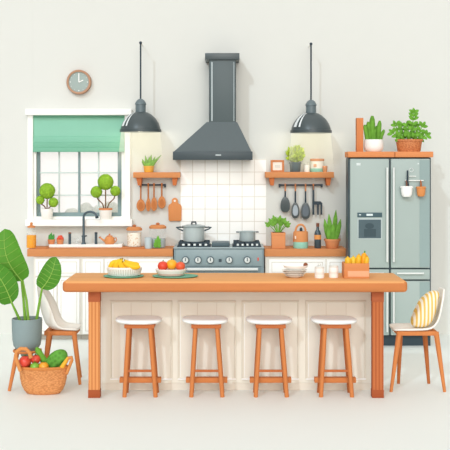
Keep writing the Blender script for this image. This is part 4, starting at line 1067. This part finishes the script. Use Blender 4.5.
# cushion
Yc0 = 8.0
t = Thing('striped_cushion', 'cream and yellow striped cushion leaning on the right chair', 'cushion', P(427, 329, Yc0))
bm = B(); k = Yc0/F; c = P(425.6, 309, Yc0)
ball(bm, (0, 0, 0), 1.0, n=32)
for v in bm.verts:
    q = v.co.copy(); e = .72
    q = Vector([abs(a)**e*(1 if a > 0 else -1) for a in q])
    z = q.z*18.2*k; xx = q.x*(10.2-2.2*q.z)*k+(.36*z)+(-.015 if q.z < -.2 else 0)*0
    xx += -.03*(q.z**2)*1.0*0+(.02 if q.z > .5 else 0)*(q.z-.5)*2
    v.co = Vector((c.x+xx, c.y+q.y*.095, c.z+z))
t.part('cover', bm, None or stripes('yellow_stripes', '#F7EEDA', '#EBC266', 'X', 34, .5))
# left chair, facing right
prof = [(77.4, 330.6), (72, 330.8), (62, 331), (52, 330.4), (45, 326.5), (41, 318), (38, 307), (36, 297), (35, 288)]
wing = [(76.6, 330.2, .82), (72, 329.6, .95), (62, 328.4, 1.0), (57, 324.6, 1.0), (54, 318, 1.0), (51, 309, .98), (47, 301, .92), (43, 294, .78), (37, 287, .5)]
make_chair('white shell chair behind the vegetable basket and grey planter at left', 8.16, 8.44, None, prof, wing, None, (43.5, 75.5),
           ((73.4, 80, True), (48.5, 43, True), (68.4, 75.6, False), (46, 38, False)))

# ================================================================ PLANT STAND, BIG PLANT
Yg = 8.03; k = Yg/F; xg = X(27, Yg)
zs = Z(347, Yg)
t = Thing('plant_stand', 'wooden splay-legged stand holding the grey planter', 'plant stand', (xg, Yg, 0))
bm = B(); n = 28; tube(bm, [(xg+.102*math.cos(2*PI*i/n), Yg+.102*math.sin(2*PI*i/n), zs-.028) for i in range(n+1)], .011, 8); t.part('ring', bm, W_LEG)
for a, b in (((X(17.5, 7.97), 7.965), (X(9.2, 7.93), 7.93)), ((X(38, 8.02), 8.06), (X(51, 8.05), 8.0)), ((X(27, 8.14), 8.135), (X(30, 8.24), 8.22))):
    bm = B(); tube(bm, [(a[0], a[1], zs-.02), (b[0], b[1], 0)], [.02, .0125], 10); t.part('leg', bm, W_LEG)
t = Thing('leafy_plant', 'tall plant with big oval leaves in a grey planter at left', 'potted plant', (xg, Yg, Z(356, Yg)))
bm = B()
pr = [(0, 356), (5.6, 356), (6.4, 353.6), (8, 350.6), (11.4, 348), (13.4, 345), (14.4, 339), (14.9, 330), (15.1, 318.4), (14.2, 318), (13.6, 322), (0, 322)]
lathe(bm, [(r*k, Z(y, Yg)) for r, y in pr], (xg, Yg, 0), 40); t.part('planter', bm, M('#8B9C9D', amt=.03, rough=.5))
bm = B(); lathe(bm, [(0, Z(321.8, Yg)), (13.6*k, Z(321.6, Yg)), (0, Z(321, Yg))], (xg, Yg, 0), 24); t.part('soil', bm, SOIL)
def big_leaf(base, tip, w_, stem0, dy, curl, mat=None):
    bp, tp = P(base[0], base[1], Yg+dy), P(tip[0], tip[1], Yg+dy*1.3)
    d = tp-bp; L_ = d.length; u = d.normalized(); nrm = Vector((0, -1, .12)); nrm = (nrm-u*nrm.dot(u)).normalized(); s = u.cross(nrm)
    bm = B(); rows = []; n = 22; m = 8
    for i in range(n+1):
        t_ = i/n
        ww = w_*k/2*max(.03, (1-abs(2*t_**.82-1)**2.15)**.55)
        c = bp+d*t_+s*curl*L_*math.sin(PI*t_)
        row = []
        for j in range(-m, m+1):
            v = j/m; rip = .004*math.cos(t_*44+abs(v)*3.0)*abs(v)
            row.append(bm.verts.new(c+s*ww*v+nrm*(-.06*ww*0+.25*ww*v*v+rip)+nrm*.12*L_*math.sin(PI*t_)))
        rows.append(row)
    for a, b in zip(rows[:-1], rows[1:]):
        for j in range(2*m):
            f = bm.faces.new((a[j], a[j+1], b[j+1], b[j]))
    lf = t.part('leaf', bm, mat or M('#58922F', amt=.1, scale=9, rough=.5))
    def pt(t_, v, off=.004):
        ww = w_*k/2*max(.03, max(0, 1-abs(2*max(0, t_)**.82-1)**2.15)**.55) if t_ < 1 else 0
        return bp+d*t_+s*curl*L_*math.sin(PI*t_)+s*ww*v+nrm*(.25*ww*v*v+off)+nrm*.12*L_*math.sin(PI*t_)
    bm = B(); tube(bm, [pt(i/14, 0) for i in range(15)], [.0045*(1-i/18) for i in range(15)], 6)
    for i in range(2, 13, 2):
        for sd in (-1, 1):
            tube(bm, [pt(i/15+.07*q, sd*q*.92, .004) for q in (0, .33, .66, 1)], [.0016, .0014, .0012, .0008], 4)
    t.part('veins', bm, M('#9CC45C'), under=lf)
    sb = Vector((X(stem0, Yg), Yg+dy*.3, Z(321.5, Yg)))
    bm = B(); mid = sb.lerp(bp, .55)+Vector((.0, 0, .0)); tube(bm, [sb, mid, bp+d*.04], [.0125, .0105, .008], 8); t.part('stalk', bm, M('#79AB3F', amt=.08))
big_leaf((22, 281), (4.5, 229), 33, 25.5, -.03, -.10)
big_leaf((12, 303), (-13, 262), 27, 21, -.07, .08, M('#4E8A2D', amt=.1, scale=9, rough=.5))
big_leaf((41.6, 289), (56, 257), 21.5, 36.5, -.02, .10, M('#528D2F', amt=.1, scale=9, rough=.5))
bm = B(); tube(bm, [(X(28.5, Yg), Yg, Z(321.5, Yg)), P(26.4, 300, Yg-.01), P(22, 277, Yg-.015)], [.012, .01, .008], 8); t.part('stalk', bm, M('#86B54A', amt=.08))

# ================================================================ VEGETABLE BASKET
Yv = 7.84; k = Yv/F; xv = X(43.4, Yv)
t = Thing('wicker_basket', 'round woven basket of vegetables on the floor in front of the planter', 'basket', (xv, Yv, 0))
H = Z(368.8, Yv-.09)
bm = B(); sy_ = .44
pr = [(0, 0), (14.5, 0), (16.6, .006), (19.6, .032), (22, .075), (23.4, .125), (24, H-.03), (24.8, H-.026), (24.8, H), (23, H), (22.6, H-.03), (21, .1), (0, .095)]
lathe(bm, [(r*k, z) for r, z in pr], (xv, Yv, 0), 48, sy=sy_); t.part('body', bm, weave('#DF9A5E', '#C67D46', 55, 110))
bm = B(); n = 48; tube(bm, [(xv+24.4*k*math.cos(2*PI*i/n), Yv+24.4*k*sy_*math.sin(2*PI*i/n), H-.004) for i in range(n+1)], .012, 8); t.part('rim', bm, M('#D08548', amt=.1, scale=60))
bm = B()
hp = [P(a, b, Yv-.085) for a, b in ((20.5, 371), (18, 364), (15.6, 357), (16.6, 351.6), (20.5, 348.8), (26, 349), (29.6, 352.6), (30.8, 358))]
tube(bm, hp, .0155, 8); t.part('handle', bm, M('#D88F52', amt=.08, scale=60))
bm = B(); hp = [P(a, b, Yv-.03) for a, b in ((66.5, 374), (69.6, 366), (72, 360), (71.4, 357), (69, 357.6), (66, 362), (63, 369))]
tube(bm, hp, .0125, 8); t.part('handle', bm, M('#D88F52', amt=.08, scale=60))

def veg(name, label, bm, mat, c, stem=None):
    t = Thing(name, label, name.split('_')[-1] if name != 'leafy_squash' else 'vegetable', c, 'vegetables in the wicker basket')
    t.part('skin', bm, mat)
    if stem: bm2, m2, nm = stem; t.part(nm, bm2, m2)
def star(c, r):
    b = B()
    for i in range(5):
        a = i*2*PI/5; leaf(b, c, Vector(c)+Vector((math.cos(a)*r, math.sin(a)*r*.6-.004, .006)), .006, (0, 0, 1), n=3)
    tube(b, [c, Vector(c)+Vector((0, 0, .014))], .003, 5); return b
RED = M('#DE4A38', rough=.3, spec=.5, amt=.08, scale=10)
def V(px, py, dy): return P(px, py, Yv+dy)

def tomato(px, py, r, dy, col, name, label):
    c = V(px, py, dy); bm = B(); ball(bm, c, r*k, sz=.92, n=22)
    veg(name, label, bm, M(col, rough=.3, spec=.5, amt=.08, scale=10), c-Vector((0, 0, r*k*.92)), (star(c+Vector((0, -.0, r*k*.86)), r*k*.55), M('#5D8F35'), 'stem'))
tomato(25, 361.5, 6.2, -.025, '#DE4A38', 'tomato', 'larger red tomato at the left under the basket handle')
tomato(35.6, 359.4, 5, .012, '#E2523D', 'tomato', 'smaller red tomato right of the larger tomato in the basket')
tomato(43.8, 366.6, 5, -.045, '#F2A32E', 'orange', 'orange fruit at the front middle of the basket')
tomato(34.8, 366.8, 4.6, -.05, '#7DB63C', 'lime', 'green lime at the front of the basket under the tomatoes')
bm = B(); q = [V(50.5, 371, .05), V(46.6, 364, .05), V(41.4, 356.4, .045), V(37.6, 350, .04), V(36.4, 347.4, .04)]
tube(bm, q, [.022, .026, .026, .022, .009], 14); veg('cucumber', 'green cucumber sticking up at the back of the basket', bm, M('#6FA93C', amt=.12), q[0])
# large striped squash
bm = B(); c = V(55.6, 360.5, .02)
ball(bm, (0, 0, 0), 1.08, n=36)
for v in bm.verts:
    a = math.atan2(v.co.y, v.co.z); r_ = 1+.045*math.cos(a*9)*(1-abs(v.co.x))
    tp = 1-.12*v.co.x*-1
    q = Vector((v.co.x*13.0*k, v.co.y*5.6*k*r_*tp, v.co.z*7.4*k*r_*tp))
    v.co = Matrix.Rotation(math.radians(-40), 3, 'Y') @ q + c
veg('leafy_squash', 'large dark green ribbed squash leaning right in the basket', bm, M('#5E9C3C', 'foliage', amt=.32, scale=38), c-Vector((0, 0, .06)))
bm = B(); q = [V(58.5, 371, -.045), V(62, 367, -.045), V(65.4, 362, -.04), V(67.6, 357, -.035)]
tube(bm, q, [.012, .017, .015, .005], 12); veg('yellow_pepper', 'slim yellow pepper at the right edge of the basket', bm, M('#F1B63C', amt=.06), q[0])

# ================================================================ LIGHT
wd = bpy.data.worlds.new('world'); S.world = wd; wd.use_nodes = True
nt = wd.node_tree; N = nt.nodes; L = nt.links; bg = N['Background']
tc = N.new('ShaderNodeTexCoord'); sp = N.new('ShaderNodeSeparateXYZ'); L.new(tc.outputs['Generated'], sp.inputs[0])
yy_ = N.new('ShaderNodeMath'); yy_.operation = 'POWER'; yy_.inputs[1].default_value = 4; L.new(sp.outputs[1], yy_.inputs[0])
zp_ = N.new('ShaderNodeMath'); zp_.operation = 'POWER'; zp_.inputs[1].default_value = 2; L.new(sp.outputs[2], zp_.inputs[0])
zz__ = N.new('ShaderNodeMath'); zz__.operation = 'MULTIPLY_ADD'; zz__.inputs[1].default_value = 1.08; zz__.inputs[2].default_value = .2; L.new(zp_.outputs[0], zz__.inputs[0])
sm = N.new('ShaderNodeMath'); sm.operation = 'MULTIPLY_ADD'; sm.inputs[1].default_value = .95; L.new(yy_.outputs[0], sm.inputs[0]); L.new(zz__.outputs[0], sm.inputs[2])
vm = N.new('ShaderNodeVectorMath'); vm.operation = 'SCALE'; vm.inputs[0].default_value = (1.0, .955, .91); L.new(sm.outputs[0], vm.inputs['Scale'])
L.new(vm.outputs[0], bg.inputs[0]); bg.inputs[1].default_value = WORLD_K
sl = bpy.data.lights.new('sun', 'SUN'); sl.energy = SUN_K; sl.angle = math.radians(1.5); sl.color = (.78, .95, 1.08)
so = bpy.data.objects.new('sun', sl); COL.objects.link(so)
so.rotation_euler = Vector((.45, 1, -.68)).to_track_quat('-Z', 'Y').to_euler(); so.location = (-3, 2, 5)

f2 = bpy.data.lights.new('fill_sun', 'SUN'); f2.energy = 1.24; f2.angle = math.radians(34); f2.color = (1, .97, .93)  # added frontal fill, lightens the shaded wall between objects
fo = bpy.data.objects.new('fill_sun', f2); COL.objects.link(fo)
fo.rotation_euler = Vector((-.06, 1, -.3)).to_track_quat('-Z', 'Y').to_euler(); fo.location = (0, 0, 5)
def area(name, loc, sx, sy, e, col):
    a = bpy.data.lights.new(name, 'AREA'); a.shape = 'RECTANGLE'; a.size = sx; a.size_y = sy; a.energy = e; a.color = col
    o = bpy.data.objects.new(name, a); COL.objects.link(o); o.location = loc; return o
area('hood_light', (X(212.5, 10.35), 10.35, Z(161.5, 10.35)), .6, .2, .8, (1, .985, .96))
for lx in (140.6, 311):
    p = bpy.data.lights.new('pendant_light', 'POINT'); p.energy = 3.2; p.color = (1, .9, .7); p.shadow_soft_size = .05
    o = bpy.data.objects.new('pendant_light', p); COL.objects.link(o); o.location = (X(lx, YL), YL, Z(132.5, YL))

# ================================================================ CAMERA
cd = bpy.data.cameras.new('camera'); cam = bpy.data.objects.new('camera', cd); COL.objects.link(cam)
cam.location = (0, 0, HC); cam.rotation_euler = (PI/2, 0, 0)
cd.sensor_width = 36; cd.sensor_fit = 'HORIZONTAL'; cd.lens = 36*F/450
cd.shift_y = -(225-HY)/450; cd.clip_end = 100
S.camera = cam
S.view_settings.view_transform = 'Standard'; S.view_settings.look = 'None'
